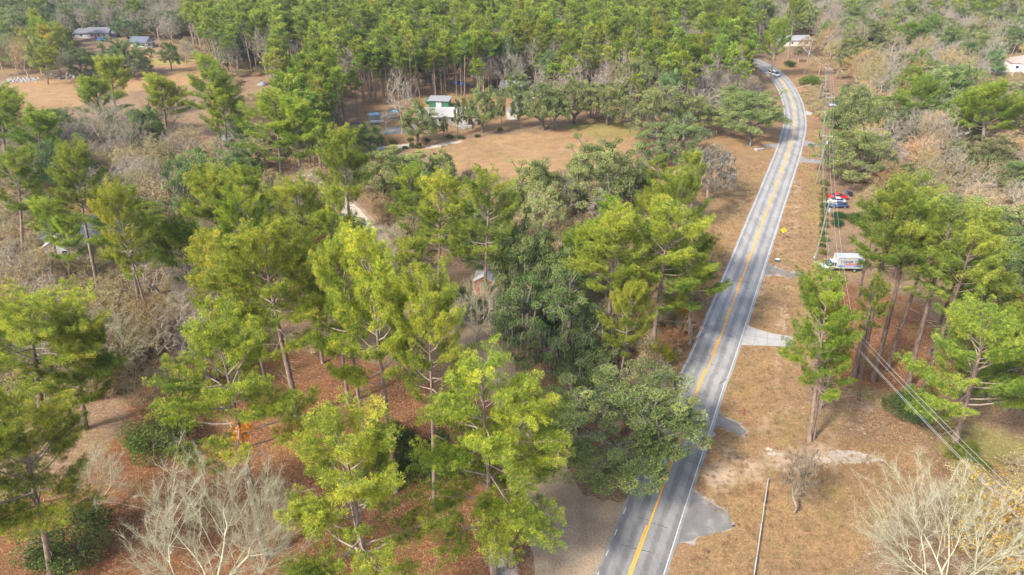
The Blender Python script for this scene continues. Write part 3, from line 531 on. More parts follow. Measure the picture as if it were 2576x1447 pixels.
M['navy'] = paint('navy_paint', (.05, .08, .16), .35, 0, .15); M['blue'] = paint('blue_paint', (.03, .16, .5), .5, 0, .1); M['green'] = paint('green_paint', (.035, .17, .10), .6, 0, .2); M['teal'] = paint('teal_paint', (.03, .36, .30), .6, 0, .15)
M['chrome'] = paint('bare_metal', (.55, .56, .58), .35, .7, .15); M['amber'] = paint('amber_lens', (.8, .3, .03), .3, 0, .05); M['woodgrey'] = paint('weathered_wood', (.34, .32, .29), .9, 0, .35, 2); M['polewood'] = paint('pole_wood', (.23, .24, .20), .9, 0, .35, 2)
M['signyellow'] = paint('sign_yellow', (.92, .52, .01), .4, 0, .04); M['tealink'] = paint('teal_ink', (.03, .25, .30), .5, 0, .05); M['navyink'] = paint('navy_ink', (.03, .05, .14), .5, 0, .05); M['redink'] = paint('red_ink', (.70, .05, .04), .5, 0, .05); M['stone'] = paint('pale_stone', (.36, .35, .33), .8, 0, .25, 4)
M['palegreen'] = paint('pale_green_metal', (.45, .55, .42), .6, 0, .15); M['blueroof'] = paint('pale_blue_panel', (.25, .45, .62), .5, 0, .15); M['tan'] = paint('tan_panel', (.55, .42, .28), .7, 0, .15); M['wire'] = paint('aluminium_wire', (.6, .61, .6), .4, .3, .05)
M['hill'] = M['gravel']; M['yellowp'] = paint('yellow_plastic', (.85, .5, .03), .5, 0, .05)

def window(parent, x, y, z, wd, ht, axis='x', name='window', trim='white'):
    t = .05
    if axis == 'x': f = boxes(name, [(x-wd/2, x+wd/2, y-t, y+t, z-ht/2, z+ht/2)], M[trim], parent); boxes('pane', [(x-wd/2+.1, x+wd/2-.1, y-t-.02, y+t+.02, z-ht/2+.1, z+ht/2-.1)], M['glass'], f)
    else: f = boxes(name, [(x-t, x+t, y-wd/2, y+wd/2, z-ht/2, z+ht/2)], M[trim], parent); boxes('pane', [(x-t-.02, x+t+.02, y-wd/2+.1, y+wd/2-.1, z-ht/2+.1, z+ht/2-.1)], M['glass'], f)
def gable(parent, x0, x1, y0, y1, wh, rh, wallm, roofm, axis='x', oh=.45, z0=0):
    bm = bmesh.new(); pts = [(x0, y0), (x1, y0), (x1, y1), (x0, y1)]; lo = [bm.verts.new((*p, z0)) for p in pts]; hi = [bm.verts.new((*p, wh)) for p in pts]
    for i in range(4): bm.faces.new((lo[i], lo[(i+1) % 4], hi[(i+1) % 4], hi[i]))
    if axis == 'x':
        a = bm.verts.new((x0, (y0+y1)/2, wh+rh)); c_ = bm.verts.new((x1, (y0+y1)/2, wh+rh)); bm.faces.new((hi[3], hi[0], a)); bm.faces.new((hi[1], hi[2], c_))
    else:
        a = bm.verts.new(((x0+x1)/2, y0, wh+rh)); c_ = bm.verts.new(((x0+x1)/2, y1, wh+rh)); bm.faces.new((hi[0], hi[1], a)); bm.faces.new((hi[2], hi[3], c_))
    wall = bm_obj('wall', bm, M[wallm], parent); bm = bmesh.new(); th = .16
    if axis == 'x':
        ym = (y0+y1)/2; sl = rh/(ym-y0); xs = (x0-oh, x1+oh)
        for s, ye in ((-1, y0-oh), (1, y1+oh)):
            ze = wh-oh*sl+.03; zr = wh+rh+.03; hexa(bm, [(xs[0], ye, ze), (xs[1], ye, ze), (xs[1], ym, zr), (xs[0], ym, zr)], [(xs[0], ye, ze+th), (xs[1], ye, ze+th), (xs[1], ym, zr+th), (xs[0], ym, zr+th)])
    else:
        xm = (x0+x1)/2; sl = rh/(xm-x0); ys = (y0-oh, y1+oh)
        for xe in (x0-oh, x1+oh):
            ze = wh-oh*sl+.03; zr = wh+rh+.03; hexa(bm, [(xe, ys[0], ze), (xm, ys[0], zr), (xm, ys[1], zr), (xe, ys[1], ze)], [(xe, ys[0], ze+th), (xm, ys[0], zr+th), (xm, ys[1], zr+th), (xe, ys[1], ze+th)])
    return wall, bm_obj('roof', bm, M[roofm], parent)
def hip(parent, x0, x1, y0, y1, z, rh, roofm, oh=.5):
    bm = bmesh.new(); x0 -= oh; x1 += oh; y0 -= oh; y1 += oh; d = (y1-y0)/2; lo = [bm.verts.new(v) for v in ((x0, y0, z), (x1, y0, z), (x1, y1, z), (x0, y1, z))]; a = bm.verts.new((x0+d, y0+d, z+rh)); c_ = bm.verts.new((x1-d, y0+d, z+rh))
    for f in ((lo[0], lo[1], c_, a), (lo[1], lo[2], c_), (lo[2], lo[3], a, c_), (lo[3], lo[0], a), (lo[3], lo[2], lo[1], lo[0])): bm.faces.new(f)
    return bm_obj('roof', bm, M[roofm], parent)

# ------------------------------------------------------------------ buildings
def G(x, y): return P(x, y)
h = empty('house', G(228, 97), math.radians(4), 'long white house with a dark grey gable roof beside the far left field', 'house')
gable(h, -1.5, 10, 0, 8, 2.8, 2.2, 'whitewall', 'roofgrey'); gable(h, -11, -1.5, 1.2, 8, 2.6, 1.9, 'whitewall', 'roofgrey'); gable(h, 10, 13.2, 1, 6, 2.5, 1.2, 'navy', 'roofgrey')
for x in (1, 4.5, 7.5): window(h, x, 0, 1.6, 1.2, 1.3)
for x in (-9, -5): window(h, x, 1.2, 1.5, 1.2, 1.2)
boxes('door', [(2.4, 3.4, -.05, .05, 0, 2.1)], M['barnred'], h); window(h, 11.6, 1, 1.4, 1.2, 1.1)
h = empty('house', G(352, 120), math.radians(-8), 'small white house with a slate roof and front porch behind the grey board fence', 'house')
gable(h, -5, 4, 0, 7, 2.7, 2, 'whitewall', 'roofblue'); boxes('porch_roof', [(4.45, 7, -.3, 3.2, 2.5, 2.65)], M['roofblue'], h); boxes('porch_floor', [(4.45, 7, -.3, 3.2, .3, .45)], M['woodgrey'], h)
for x in (4.7, 6.8):
    for y in (-.15, 3): boxes('post', [(x-.06, x+.06, y-.06, y+.06, 0, 2.5)], M['white'], h)
for x in (-3, 0, 2.5): window(h, x, 0, 1.5, 1, 1.2)
h = empty('house', G(168, 655), math.radians(9), 'white house with a dark slate roof half hidden under the left pines', 'house')
gable(h, -3.6, 4.4, 0, 9, 3.4, 2.3, 'whitewall', 'rooflight', 'y'); gable(h, -6, 9.5, 5.5, 14, 3.2, 2.8, 'whitewall', 'roofblue'); window(h, .4, 0, 1.7, 1.6, 1.4); window(h, -2.2, 0, 1.7, 1, 1.3); window(h, 4.4, 3, 1.6, 1.2, 1.2, 'y'); boxes('door', [(2.4, 3.4, -.06, .06, 0, 2.1)], M['woodgrey'], h)
boxes('chimney', [(6, 7, 9.6, 10.4, 4, 7)], M['rooftan'], h)
h = empty('mobile_home', G(1130, 317), math.radians(4), 'long beige mobile home with a light grey roof behind the row of oaks', 'mobile home')
gable(h, -10, 9.6, 0, 8.4, 3.2, 1.9, 'cream', 'rooflight', z0=.9); boxes('skirting', [(-9.9, 9.5, .06, 8.3, 0, .9)], M['cream'], h)
for x in (-8, -5.5, -3, 1.2, 7.2): window(h, x, 0, 2.1, 1.1, 1.3)
window(h, 9.6, 2.5, 2.1, 1, 1.2, 'y'); gable(h, 3, 6.4, -1.8, 1.0, 3.0, 1.0, 'cream', 'rooflight', 'y', .3, .9); boxes('door', [(4.2, 5.2, -1.86, -1.76, .95, 2.9)], M['white'], h); boxes('porch', [(2.4, 7.6, -3.8, -1.8, .1, .8)], M['woodgrey'], h); boxes('steps', [(4.2, 5.4, -4.6, -3.8, 0, .4)], M['woodgrey'], h)
h = empty('shed', G(1104, 273), math.radians(-6), 'green metal shed with a white roof behind the mobile home', 'shed')
boxes('wall', [(-3.6, 3.6, 0, .12, 0, 2.7), (-3.6, -3.48, .12, 5, 0, 2.7), (3.48, 3.6, .12, 5, 0, 2.7), (-3.6, 3.6, 5, 5.12, 0, 2.7)], M['green'], h)
bm = bmesh.new(); hexa(bm, [(-4, -.5, 2.7), (4, -.5, 2.7), (4, 5.6, 3.1), (-4, 5.6, 3.1)], [(-4, -.5, 2.85), (4, -.5, 2.85), (4, 5.6, 3.25), (-4, 5.6, 3.25)]); bm_obj('roof', bm, M['metalroof'], h); boxes('door', [(-1, 1, -.06, -.003, 0, 2.2)], M['white'], h)
h = empty('storage_tank', G(1077, 263), 0, 'small green round-topped tank beside the green shed', 'tank'); bm = bmesh.new(); cyl(bm, (-1, 1, 1.1), (1, 1, 1.1), 1, 14); bm_obj('tank', bm, M['green'], h, .06); boxes('stand', [(-.8, -.6, .3, 1.7, 0, .4), (.6, .8, .3, 1.7, 0, .4)], M['woodgrey'], h)
h = empty('dog_kennel', G(967, 303), math.radians(22), 'long white framed pen with pale blue roof panels left of the mobile home', 'kennel')
bm = bmesh.new()
for i in range(6):
    for y in (0, 2.6): cyl(bm, (-5+i*2, y, 0), (-5+i*2, y, 2.1), .05, 6)
for z in (.05, 1.05, 2.1):
    for y in (0, 2.6): cyl(bm, (-5, y, z), (5, y, z), .045, 6)
for i in range(6): cyl(bm, (-5+i*2, 0, 2.1), (-5+i*2, 2.6, 2.1), .045, 6)
bm_obj('frame', bm, M['white'], h); boxes('roof_panel', [(-4.8, -1.4, -.2, 2.8, 2.16, 2.22)], M['blueroof'], h); boxes('roof_panel', [(3.2, 5.6, -.2, 2.8, 2.3, 2.36)], M['blueroof'], h); boxes('mesh_panel', [(-5, 5, 2.61, 2.63, .1, 1.0)], M['wire'], h)
h = empty('house', G(1292, 240), math.radians(-20), 'pale grey roofed white house at the end of the gravel lane', 'house'); gable(h, -6, 5, 0, 7, 2.8, 1.8, 'whitewall', 'rooflight'); gable(h, 5, 8.5, -1, 4, 2.6, 1.4, 'offwhite', 'rooftan', 'y')
for x in (-4, -1, 2.5): window(h, x, 0, 1.6, 1, 1.2)
h = empty('house', G(738, 140), math.radians(12), 'house with a blue grey roof glimpsed inside the pine stand', 'house'); gable(h, -4, 4, 0, 8, 3, 3, 'offwhite', 'roofblue', 'y'); gable(h, 4, 14, 2, 9, 3, 2.4, 'whitewall', 'roofblue'); window(h, 0, 0, 1.6, 1.3, 1.3); window(h, 8, 2, 1.6, 1.3, 1.3)
h = empty('house', G(775, 208), math.radians(5), 'small white house behind the bare shrubs left of the tall pines', 'house'); gable(h, -5, 5, 0, 6, 3.3, 2, 'whitewall', 'rooflight'); window(h, -2, 0, 1.6, 1.2, 1.2); window(h, 2, 0, 1.6, 1.2, 1.2)
h = empty('house', G(1996, 116), math.radians(6), 'low white roofed house behind the palm at the road bend', 'house')
for a_ in ((-7, 9, 0, 8),): gable(h, *a_, 2.8, 1.6, 'offwhite', 'metalroof')
for x in (-5, -1, 3, 7): window(h, x, 0, 1.5, 1.1, 1.1)
h = empty('barn', G(2031, 86), math.radians(-8), 'white roofed barn behind the low house at the road bend', 'barn'); gable(h, -5, 5, 0, 9, 3, 1.6, 'tan', 'metalroof'); boxes('door', [(-1.4, 1.4, -.06, .05, 0, 2.5)], M['woodgrey'], h)
h = empty('house', G(2210, 118), math.radians(3), 'red roofed grey house deep among the right hand trees', 'house'); gable(h, -3, 4, 0, 6, 3, 1.8, 'offwhite', 'roofred'); boxes('carport_roof', [(-5.5, -3.46, 0, 4, 2.5, 2.65)], M['roofred'], h); boxes('post', [(-5.3, -5.15, .1, .25, 0, 2.5)], M['white'], h); window(h, 1, 0, 1.6, 1, 1.1)
h = empty('house', G(2556, 196), math.radians(-14), 'two storey cream house with tan hip roofs at the right edge', 'house')
boxes('wall', [(-3, 12, 0, 9, 0, 6)], M['offwhite'], h); hip(h, -3, 12, 0, 9, 6, 2.6, 'rooftan'); boxes('wing_wall', [(-8.5, -3.05, 1, 7, 0, 3)], M['offwhite'], h); hip(h, -8.5, -3.1, 1, 7, 3, 1.5, 'rooftan', .3)
for x in (-1, 2.5, 7): window(h, x, 0, 4.4, 1.3, 1.3); window(h, x, 0, 1.5, 1.3, 1.4)
boxes('porch_roof', [(-9.5, -5, -2, .6, 2.5, 2.65)], M['white'], h)
for x in (-9.3, -5.2): boxes('post', [(x-.08, x+.08, -1.9, -1.74, 0, 2.5)], M['white'], h)
h = empty('shed', G(1217, 738), math.radians(-6), 'small red shed with white trim and a grey roof under the centre trees', 'shed')
gable(h, -1.9, 1.9, 0, 4.2, 2.6, 1.1, 'barnred', 'rooflight', 'y', .25); boxes('door', [(-.6, .6, -.06, .05, 0, 2.1)], M['barnred'], h); boxes('trim', [(-1.95, -1.78, -.05, .12, 0, 2.6), (1.78, 1.95, -.05, .12, 0, 2.6), (-.72, -.6, -.07, .04, 0, 2.2), (.6, .72, -.07, .04, 0, 2.2), (-.72, .72, -.07, .04, 2.2, 2.32)], M['white'], h); window(h, 1.9, 2, 1.6, .7, .9, 'y')
h = empty('red_stall', G(1236, 726), math.radians(-8), 'narrow red panelled stall with white posts right of the small shed', 'stall')
boxes('panel', [(-.7, -.1, 0, .08, .1, 1.6), (.1, .6, 0, .08, .1, 2.2)], M['red'], h); boxes('post', [(-.8, -.7, -.04, .12, 0, 1.8), (-.1, .1, -.04, .12, 0, 2.4), (.6, .7, -.04, .12, 0, 2.4)], M['white'], h); boxes('canopy', [(-1, 1, -.3, 1.6, 2.45, 2.55)], M['barnred'], h)
h = empty('board_fence', G(394, 137), math.radians(4), 'low weathered grey board fence at the top of the far left field', 'fence')
for i in range(16): pass
boxes('boards', [(-4+i*.5, -4+i*.5+.46, 0, .04, .1, 1.7) for i in range(16)], M['woodgrey'], h)
for i in range(5): boxes('post', [(-4.06+i*2, -3.94+i*2, .05, .17, 0, 1.8)], M['woodgrey'], h)
h = empty('bench', G(2320, 1058), math.radians(-8), 'teal slatted bench on the leaf litter under the right pines', 'bench')
boxes('seat', [(-.85, .85, -.25+i*.11, -.25+i*.11+.08, .42, .46) for i in range(5)], M['teal'], h); boxes('backrest', [(-.85, .85, .32, .36, .5+i*.12, .58+i*.12) for i in range(4)], M['teal'], h)
for x in (-.75, .75):
    for y in (-.2, .33): boxes('leg', [(x-.04, x+.04, y-.04, y+.04, 0, .42 if y < 0 else .98)], M['teal'], h)
h = empty('gravel_pile', G(661, 213), 0, 'pale grey gravel pile in the clearing left of the pine stand', 'gravel pile'); rg = np.random.default_rng(3); bm = bmesh.new()
bmesh.ops.create_cone(bm, cap_ends=True, segments=18, radius1=2.6, radius2=.2, depth=1.6, matrix=Matrix.Translation((0, 0, .75))); bmesh.ops.subdivide_edges(bm, edges=bm.edges[:], cuts=2)
for v in bm.verts: v.co += Vector(rg.normal(0, .08, 3))
bm_obj('heap', bm, M['gravel'], h, smooth_=True)

# ------------------------------------------------------------------ power line
def polyline(buf, pts, r, n=5): pts = np.array(pts); prisms(buf, pts[:-1], pts[1:], np.full(len(pts)-1, r), np.full(len(pts)-1, r), n)
PO = [(54, 26, 15.5), (46.9, 80.7, 15.2), (64.6, 129, 14), (82, 173.5, 13.8), (98.5, 212.6, 13.8), (114, 252, 13.8)]
PLAB = ['wooden utility pole beside the lone roadside pine at lower right', 'wooden utility pole just behind the white box truck', 'wooden utility pole right of the second gravel driveway', 'wooden utility pole beside the silver car', 'tall wooden utility pole furthest along the wire run']
ends = []
for i, (x, y, hh) in enumerate(PO):
    j = min(i, len(PO)-2); d = Vector((PO[j+1][0]-PO[j][0], PO[j+1][1]-PO[j][1])).normalized(); rz = math.atan2(d.y, d.x)-PI/2
    lab = 'wooden utility pole outside the lower right corner' if i == 0 else PLAB[i-1]
    o = empty('utility_pole', (x, y, 0), rz, lab, 'utility pole', 'utility poles along the road'); bm = bmesh.new(); cyl(bm, (0, 0, -.1), (.0 if i != 2 else .0, 0, hh), .17, 10, .12); bm_obj('pole', bm, M['polewood'], o)
    za = hh-.45; boxes('crossarm', [(-1.15, 1.35, -.07, .07, za-.1, za+.04)], M['woodgrey'], o); offs = (-1.1, -.85, .55, 1.3); bm = bmesh.new()
    for q in offs: cyl(bm, (q, 0, za+.04), (q, 0, za+.3), .06, 8, .04)
    bm_obj('insulator', bm, M['stone'], o)
    if i in (1, 2, 3): bm = bmesh.new(); cyl(bm, (.4, .1, za-2.1), (.4, .1, za-1.3), .22, 12); bm_obj('transformer', bm, M['silver'], o)
    rx = Vector((math.cos(rz), math.sin(rz))); ends.append([(x+rx.x*q, y+rx.y*q, za+.3) for q in offs])
for q in range(4):
    bb = Buf()
    for i in range(len(ends)-1):
        a_, b_ = np.array(ends[i][q]), np.array(ends[i+1][q]); t = np.linspace(0, 1, 15)[:, None]; pts = a_+(b_-a_)*t; pts[:, 2] -= (4*t*(1-t)*.9)[:, 0]; polyline(bb, pts, .018, 4)
    a_, b_ = np.array(ends[-1][q]), np.array([128-q*.5, 330, 13.]); t = np.linspace(0, 1, 10)[:, None]; pts = a_+(b_-a_)*t; pts[:, 2] -= (4*t*(1-t)*1.)[:, 0]; polyline(bb, pts, .018, 4)
    tag(link('power_wire', bb.mesh('power_wire'), M['wire']), ('leftmost', 'second from left', 'third from left', 'rightmost')[q]+' of the four pale overhead wires strung between the poles', 'wire', 'overhead wires between the poles')
o = empty('utility_pole', G(2023, 186.5), 0, 'lone utility pole in the brush beyond the road bend', 'utility pole'); bm = bmesh.new(); cyl(bm, (0, 0, -.1), (0.6, 0, 15), .17, 8, .12); bm_obj('pole', bm, M['woodgrey'], o); boxes('crossarm', [(-.5, 1.7, -.07, .07, 14.2, 14.35)], M['woodgrey'], o)
o = empty('utility_pole', G(2533, 162), 0, 'thin utility pole leaning beside the two storey house', 'utility pole'); bm = bmesh.new(); cyl(bm, (0, 0, -.1), (1.4, 0, 11), .15, 8, .1); bm_obj('pole', bm, M['woodgrey'], o); boxes('crossarm', [(.4, 2.4, -.07, .07, 10.3, 10.42)], M['woodgrey'], o)
o = empty('guy_wire', G(2012, 227), 0, 'slanting guy wire with a red marker by the road bend', 'wire'); bm = bmesh.new(); cyl(bm, (-4, 0, .05), (4.5, 1.5, 2.0), .045, 6); bm_obj('cable', bm, M['white'], o); bm = bmesh.new(); cyl(bm, (4.5, 1.5, 0), (4.5, 1.5, 2.4), .07, 6); bm_obj('post', bm, M['amber'], o)
o = empty('dead_stump', G(2057, 257), 0, 'tall limbless dead trunk standing beside the silver car', 'dead trunk'); bm = bmesh.new(); cyl(bm, (0, 0, -.1), (.2, 0, 7), .5, 12, .42); bmesh.ops.subdivide_edges(bm, edges=bm.edges[:], cuts=3)
for v in bm.verts: v.co += Vector((R.gauss(0, .03), R.gauss(0, .03), 0))
bm_obj('trunk', bm, M['pinebark'], o); M['pinebark'].name

# ------------------------------------------------------------------ vehicles
def loft(bm, st):                                       # stations (x, half width bottom, half width top, z bottom, z shoulder, z top)
    rings = []
    for x, wb, wt, zb, zs, zt in st:
        rings.append([bm.verts.new(v) for v in ((x, -wb, zb), (x, -wb*1.0, zs), (x, -wt, zt), (x, wt, zt), (x, wb, zs), (x, wb, zb))])
    for a_, b_ in zip(rings, rings[1:]):
        for i in range(6): bm.faces.new((a_[i], a_[(i+1) % 6], b_[(i+1) % 6], b_[i]))
    bm.faces.new(rings[0]); bm.faces.new(rings[-1][::-1])
def wheels(o, xs, w_, r, tw=.22):
    for x in xs:
        for s in (-1, 1):
            bm = bmesh.new(); cyl(bm, (x, s*(w_-tw), r), (x, s*w_, r), r, 18); wh = bm_obj('wheel', bm, M['black'], o, .02)
            bm = bmesh.new(); cyl(bm, (x, s*(w_-.02), r), (x, s*(w_+.015), r), r*.6, 14); bm_obj('rim', bm, M['chrome'], wh)
def car(loc, rz, mat, label, kind='sedan', cat='car', Ln=4.6):
    o = empty('parked_car' if kind != 'van' else 'moving_van', loc, rz, label, cat); k = Ln/4.6; bm = bmesh.new(); hb = .62 if kind in ('sedan', 'hatch') else .78
    if kind == 'truck':
        loft(bm, [(-2.3*k, .86, .8, .42, .8, 1.0), (-.3*k, .93, .88, .38, .95, 1.05), (1.0*k, .93, .86, .38, .95, 1.08), (2.1*k, .9, .8, .4, .85, 1.0), (2.3*k, .8, .7, .45, .7, .85)])
        cab = [(-.55*k, .8, .62, 1.04, 1.1, 1.12), (-.4*k, .84, .66, 1.04, 1.3, 1.66), (.5*k, .84, .66, 1.04, 1.3, 1.7), (1.15*k, .82, .66, 1.04, 1.06, 1.1)]; rf = (-.45*k, .6*k, .66, 1.69, 1.75)
    elif kind == 'van':
        loft(bm, [(-2.5*k, .9, .86, .4, 1.0, 1.25), (1.1*k, .95, .9, .36, 1.0, 1.2), (2.1*k, .92, .8, .38, .9, 1.1), (2.45*k, .82, .7, .42, .7, .9)])
        cab = [(-2.48*k, .86, .78, 1.2, 1.6, 2.0), (.7*k, .88, .78, 1.15, 1.6, 2.05), (1.85*k, .84, .7, 1.1, 1.14, 1.18)]; rf = (-2.45*k, .75*k, .79, 1.98, 2.1)
    elif kind == 'hatch':
        loft(bm, [(-2.25*k, .8, .76, .36, .7, .92), (-1.6*k, .9, .84, .26, .75, .98), (.7*k, .92, .86, .24, .75, .95), (1.9*k, .88, .76, .26, .68, .8), (2.25*k, .76, .64, .32, .55, .64)])
        cab = [(-2.15*k, .72, .62, .94, 1.0, 1.04), (-1.5*k, .78, .60, .94, 1.15, 1.42), (.1*k, .80, .62, .93, 1.15, 1.46), (1.15*k, .78, .66, .9, .93, .97)]; rf = (-1.6*k, .2*k, .61, 1.43, 1.49)
    else:
        loft(bm, [(-2.3*k, .78, .72, .36, .68, .88), (-1.7*k, .88, .82, .26, .74, .96), (.7*k, .92, .86, .24, .74, .93), (1.9*k, .88, .76, .26, .66, .80), (2.3*k, .74, .62, .32, .52, .62)])
        cab = [(-1.7*k, .74, .66, .92, .96, .98), (-.95*k, .78, .60, .92, 1.12, 1.36), (.1*k, .80, .61, .92, 1.12, 1.40), (1.05*k, .78, .66, .9, .92, .95)]; rf = (-1.0*k, .15*k, .61, 1.37, 1.43)
    bm_obj('body', bm, mat, o, .05, True); bm = bmesh.new(); loft(bm, cab); bm_obj('windows', bm, M['glass'], o, .03, True)
    bm = bmesh.new(); hexa(bm, [(rf[0], -rf[2], rf[3]), (rf[1], -rf[2], rf[3]), (rf[1], rf[2], rf[3]), (rf[0], rf[2], rf[3])], [(rf[0]+.05, -rf[2]+.06, rf[4]), (rf[1]-.05, -rf[2]+.06, rf[4]), (rf[1]-.05, rf[2]-.06, rf[4]), (rf[0]+.05, rf[2]-.06, rf[4])])
    bm_obj('roof', bm, mat, o, .02, True); wheels(o, (-1.4*k, 1.4*k), .93, .33 if kind in ('sedan', 'hatch') else .38)
    fx = 2.27*k if kind != 'van' else 2.42*k
    for s in (-1, 1):
        boxes('headlight', [(fx-.14, fx+.015, s*.62-.14, s*.62+.14, .56, .7)], M['stone'], o, .02); boxes('taillight', [(-fx-.03, -fx+.1, s*.66-.12, s*.66+.12, .64, .82)], M['redink'], o, .02)
    boxes('bumper', [(fx-.08, fx+.05, -.66, .66, .36, .5)], M['black'], o, .03); return o
car(G(2107, 500), math.radians(-5), M['red'], 'bright red sedan parked furthest back in the row of three by the hedge', Ln=4.9)
car(G(2101, 510), math.radians(173), M['white'], 'white sedan parked between the red car and the dark car', Ln=4.8)
car(G(2108, 521), math.radians(177), M['navy'], 'dark blue grey car parked nearest in the row of three by the hedge', Ln=4.4)
car(G(2101, 268), math.radians(172), M['silver'], 'silver hatchback parked beside the far utility poles', 'hatch', Ln=4.6)
car(G(2256, 255), math.radians(170), M['white'], 'white car half hidden among the right hand trees', 'hatch')
car(G(1947, 191), math.radians(-64), M['white'], 'white van driving toward the camera on the far road bend', 'van', 'van', Ln=5.2)
car(G(258, 103), math.radians(5), M['blue'], 'blue pickup truck parked in front of the long white house', 'truck', 'pickup truck', Ln=5)
car(G(1150, 212), math.radians(10), M['blue'], 'blue pickup truck parked at the foot of the tall pines', 'truck', 'pickup truck', Ln=4.6)
car(G(1060, 312), math.radians(8), M['silver'], 'silver hatchback parked at the left end of the mobile home', 'hatch')
M['boxpaint'] = paint('box_paint', (.44, .44, .43), .5, 0, .2, .8)
def text(parent, body, x, y, z, size, mat, wide=1.0, name='lettering'):
    cu = bpy.data.curves.new(name, 'FONT'); cu.body = body; cu.size = size; cu.align_x = 'CENTER'; cu.align_y = 'CENTER'; cu.extrude = .006; cu.offset = .012; cu.materials.append(mat)
    o0 = bpy.data.objects.new(name, cu); me = bpy.data.meshes.new_from_object(o0); bpy.data.objects.remove(o0); o = bpy.data.objects.new(name, me); col.objects.link(o); o.parent = parent; o.location = (x, y, z); o.rotation_euler = (PI/2, 0, 0); o.scale = (wide, 1, 1); return o
t = empty('box_truck', G(2110, 679), math.radians(-2), 'white box truck with tyre shop lettering parked under the roadside pines', 'box truck', None)
bm = bmesh.new(); box(bm, -1.2, 4.1, -1.15, 1.2, .95, 3.35); bm_obj('cargo_box', bm, M['boxpaint'], t, .05)
boxes('top_rail', [(-1.22, 4.12, -1.18, -1.15, 3.25, 3.36)], M['chrome'], t); boxes('chassis', [(-1.2, 4.0, -.8, .8, .62, .93), (3.9, 4.15, -1.0, 1.0, .5, .7)], M['black'], t)
bm = bmesh.new(); loft(bm, [(-1.22, .96, .9, .5, 1.25, 1.4), (-2.3, .98, .9, .5, 1.2, 1.32), (-2.9, .96, .82, .48, 1.05, 1.2), (-3.75, .92, .74, .48, .95, 1.08), (-3.95, .82, .66, .55, .8, .92)]); bm_obj('cab', bm, M['white'], t, .05, True)
bm = bmesh.new(); loft(bm, [(-1.24, .9, .72, 1.36, 1.8, 2.12), (-2.05, .9, .72, 1.32, 1.75, 2.14), (-2.95, .86, .74, 1.18, 1.22, 1.27)]); bm_obj('windows', bm, M['glass'], t, .03, True)
bm = bmesh.new(); hexa(bm, [(-2.1, -.74, 2.12), (-1.21, -.74, 2.12), (-1.21, .74, 2.12), (-2.1, .74, 2.12)], [(-2.02, -.68, 2.24), (-1.21, -.68, 2.26), (-1.21, .68, 2.26), (-2.02, .68, 2.24)]); bm_obj('cab_roof', bm, M['white'], t)
boxes('bumper', [(-4.08, -3.93, -.9, .9, .5, .72)], M['chrome'], t, .02); boxes('grille', [(-3.99, -3.94, -.45, .45, .74, .9)], M['black'], t)
for s in (-1, 1): boxes('headlight', [(-3.99, -3.88, s*.62-.13, s*.62+.13, .76, .9)], M['stone'], t); boxes('mirror', [(-2.55, -2.45, s*1.12-.12, s*1.12+.12, 1.3, 1.65)], M['black'], t)
wheels(t, (-3.0, 2.7), 1.08, .42, .3); boxes('pillar', [(-1.62, -1.54, -.91, -.87, 1.36, 2.1)], M['white'], t)
text(t, 'TOWER TIRE', 1.5, -1.165, 2.42, .78, M['navyink'], .95); text(t, '843.889.8300', 1.6, -1.165, 1.93, .46, M['redink'], .95)
boxes('blue_stripe', [(-.9, 3.7, -1.165, -1.152, 1.36, 1.62)], M['blue'], t); text(t, 'SALES  SERVICE  REPAIR', 1.4, -1.18, 1.49, .17, M['white']); boxes('teal_badge', [(2.7, 3.8, -1.165, -1.152, 2.86, 3.14)], M['tealink'], t)
# ------------------------------------------------------------------ street furniture and yard things
s = empty('road_sign', G(1966, 604), math.radians(-14), 'yellow diamond curve warning sign standing on the right verge', 'road sign')
boxes('post', [(-.04, .04, -.03, .03, -.1, 2.3)], M['polewood'], s); bm = bmesh.new(); d = .66
vs = [bm.verts.new(v) for y in (-.075, -.05) for v in ((0, y, 2.45-d), (d, y, 2.45), (0, y, 2.45+d), (-d, y, 2.45))]
for f in ((0, 1, 2, 3), (7, 6, 5, 4), (0, 4, 5, 1), (1, 5, 6, 2), (2, 6, 7, 3), (3, 7, 4, 0)): bm.faces.new([vs[i] for i in f])
bm_obj('sign_panel', bm, M['signyellow'], s, .01); bm = bmesh.new()
arc = [(.15, -.33), (.15, -.05), (.05, .14), (-.1, .22)]
for (x0, z0), (x1, z1) in zip(arc, arc[1:]):
    dx, dz = x1-x0, z1-z0; l = math.hypot(dx, dz); nx_, nz_ = -dz/l*.055, dx/l*.055
    q = [bm.verts.new((x, -.085, 2.45+z)) for x, z in ((x0-nx_, z0-nz_), (x1-nx_, z1-nz_), (x1+nx_, z1+nz_), (x0+nx_, z0+nz_))]; bm.faces.new(q)
q = [bm.verts.new((x, -.086, 2.45+z)) for x, z in ((-.06, .36), (-.32, .24), (-.09, .06))]; bm.faces.new(q); bm_obj('arrow', bm, M['black'], s)
s = empty('roadside_box', G(1955, 658), math.radians(-6), 'small dark bin with a white lid lying by the gravel driveway', 'bin'); boxes('box', [(-.42, .42, -.25, .3, 0, .5)], M['navy'], s, .03); boxes('lid', [(-.45, .45, -.28, .33, .505, .6)], M['white'], s, .02)
s = empty('utility_pedestal', G(2050, 648), 0, 'pale green utility pedestal beside the pole near the box truck', 'utility box'); boxes('post', [(-.12, .12, -.12, .12, 0, 1.0)], M['palegreen'], s, .02); boxes('cap', [(-.16, .16, -.16, .16, 1.002, 1.12)], M['stone'], s, .02); boxes('foot', [(-.3, .3, -.25, .25, 0, .08)], M['palegreen'], s)
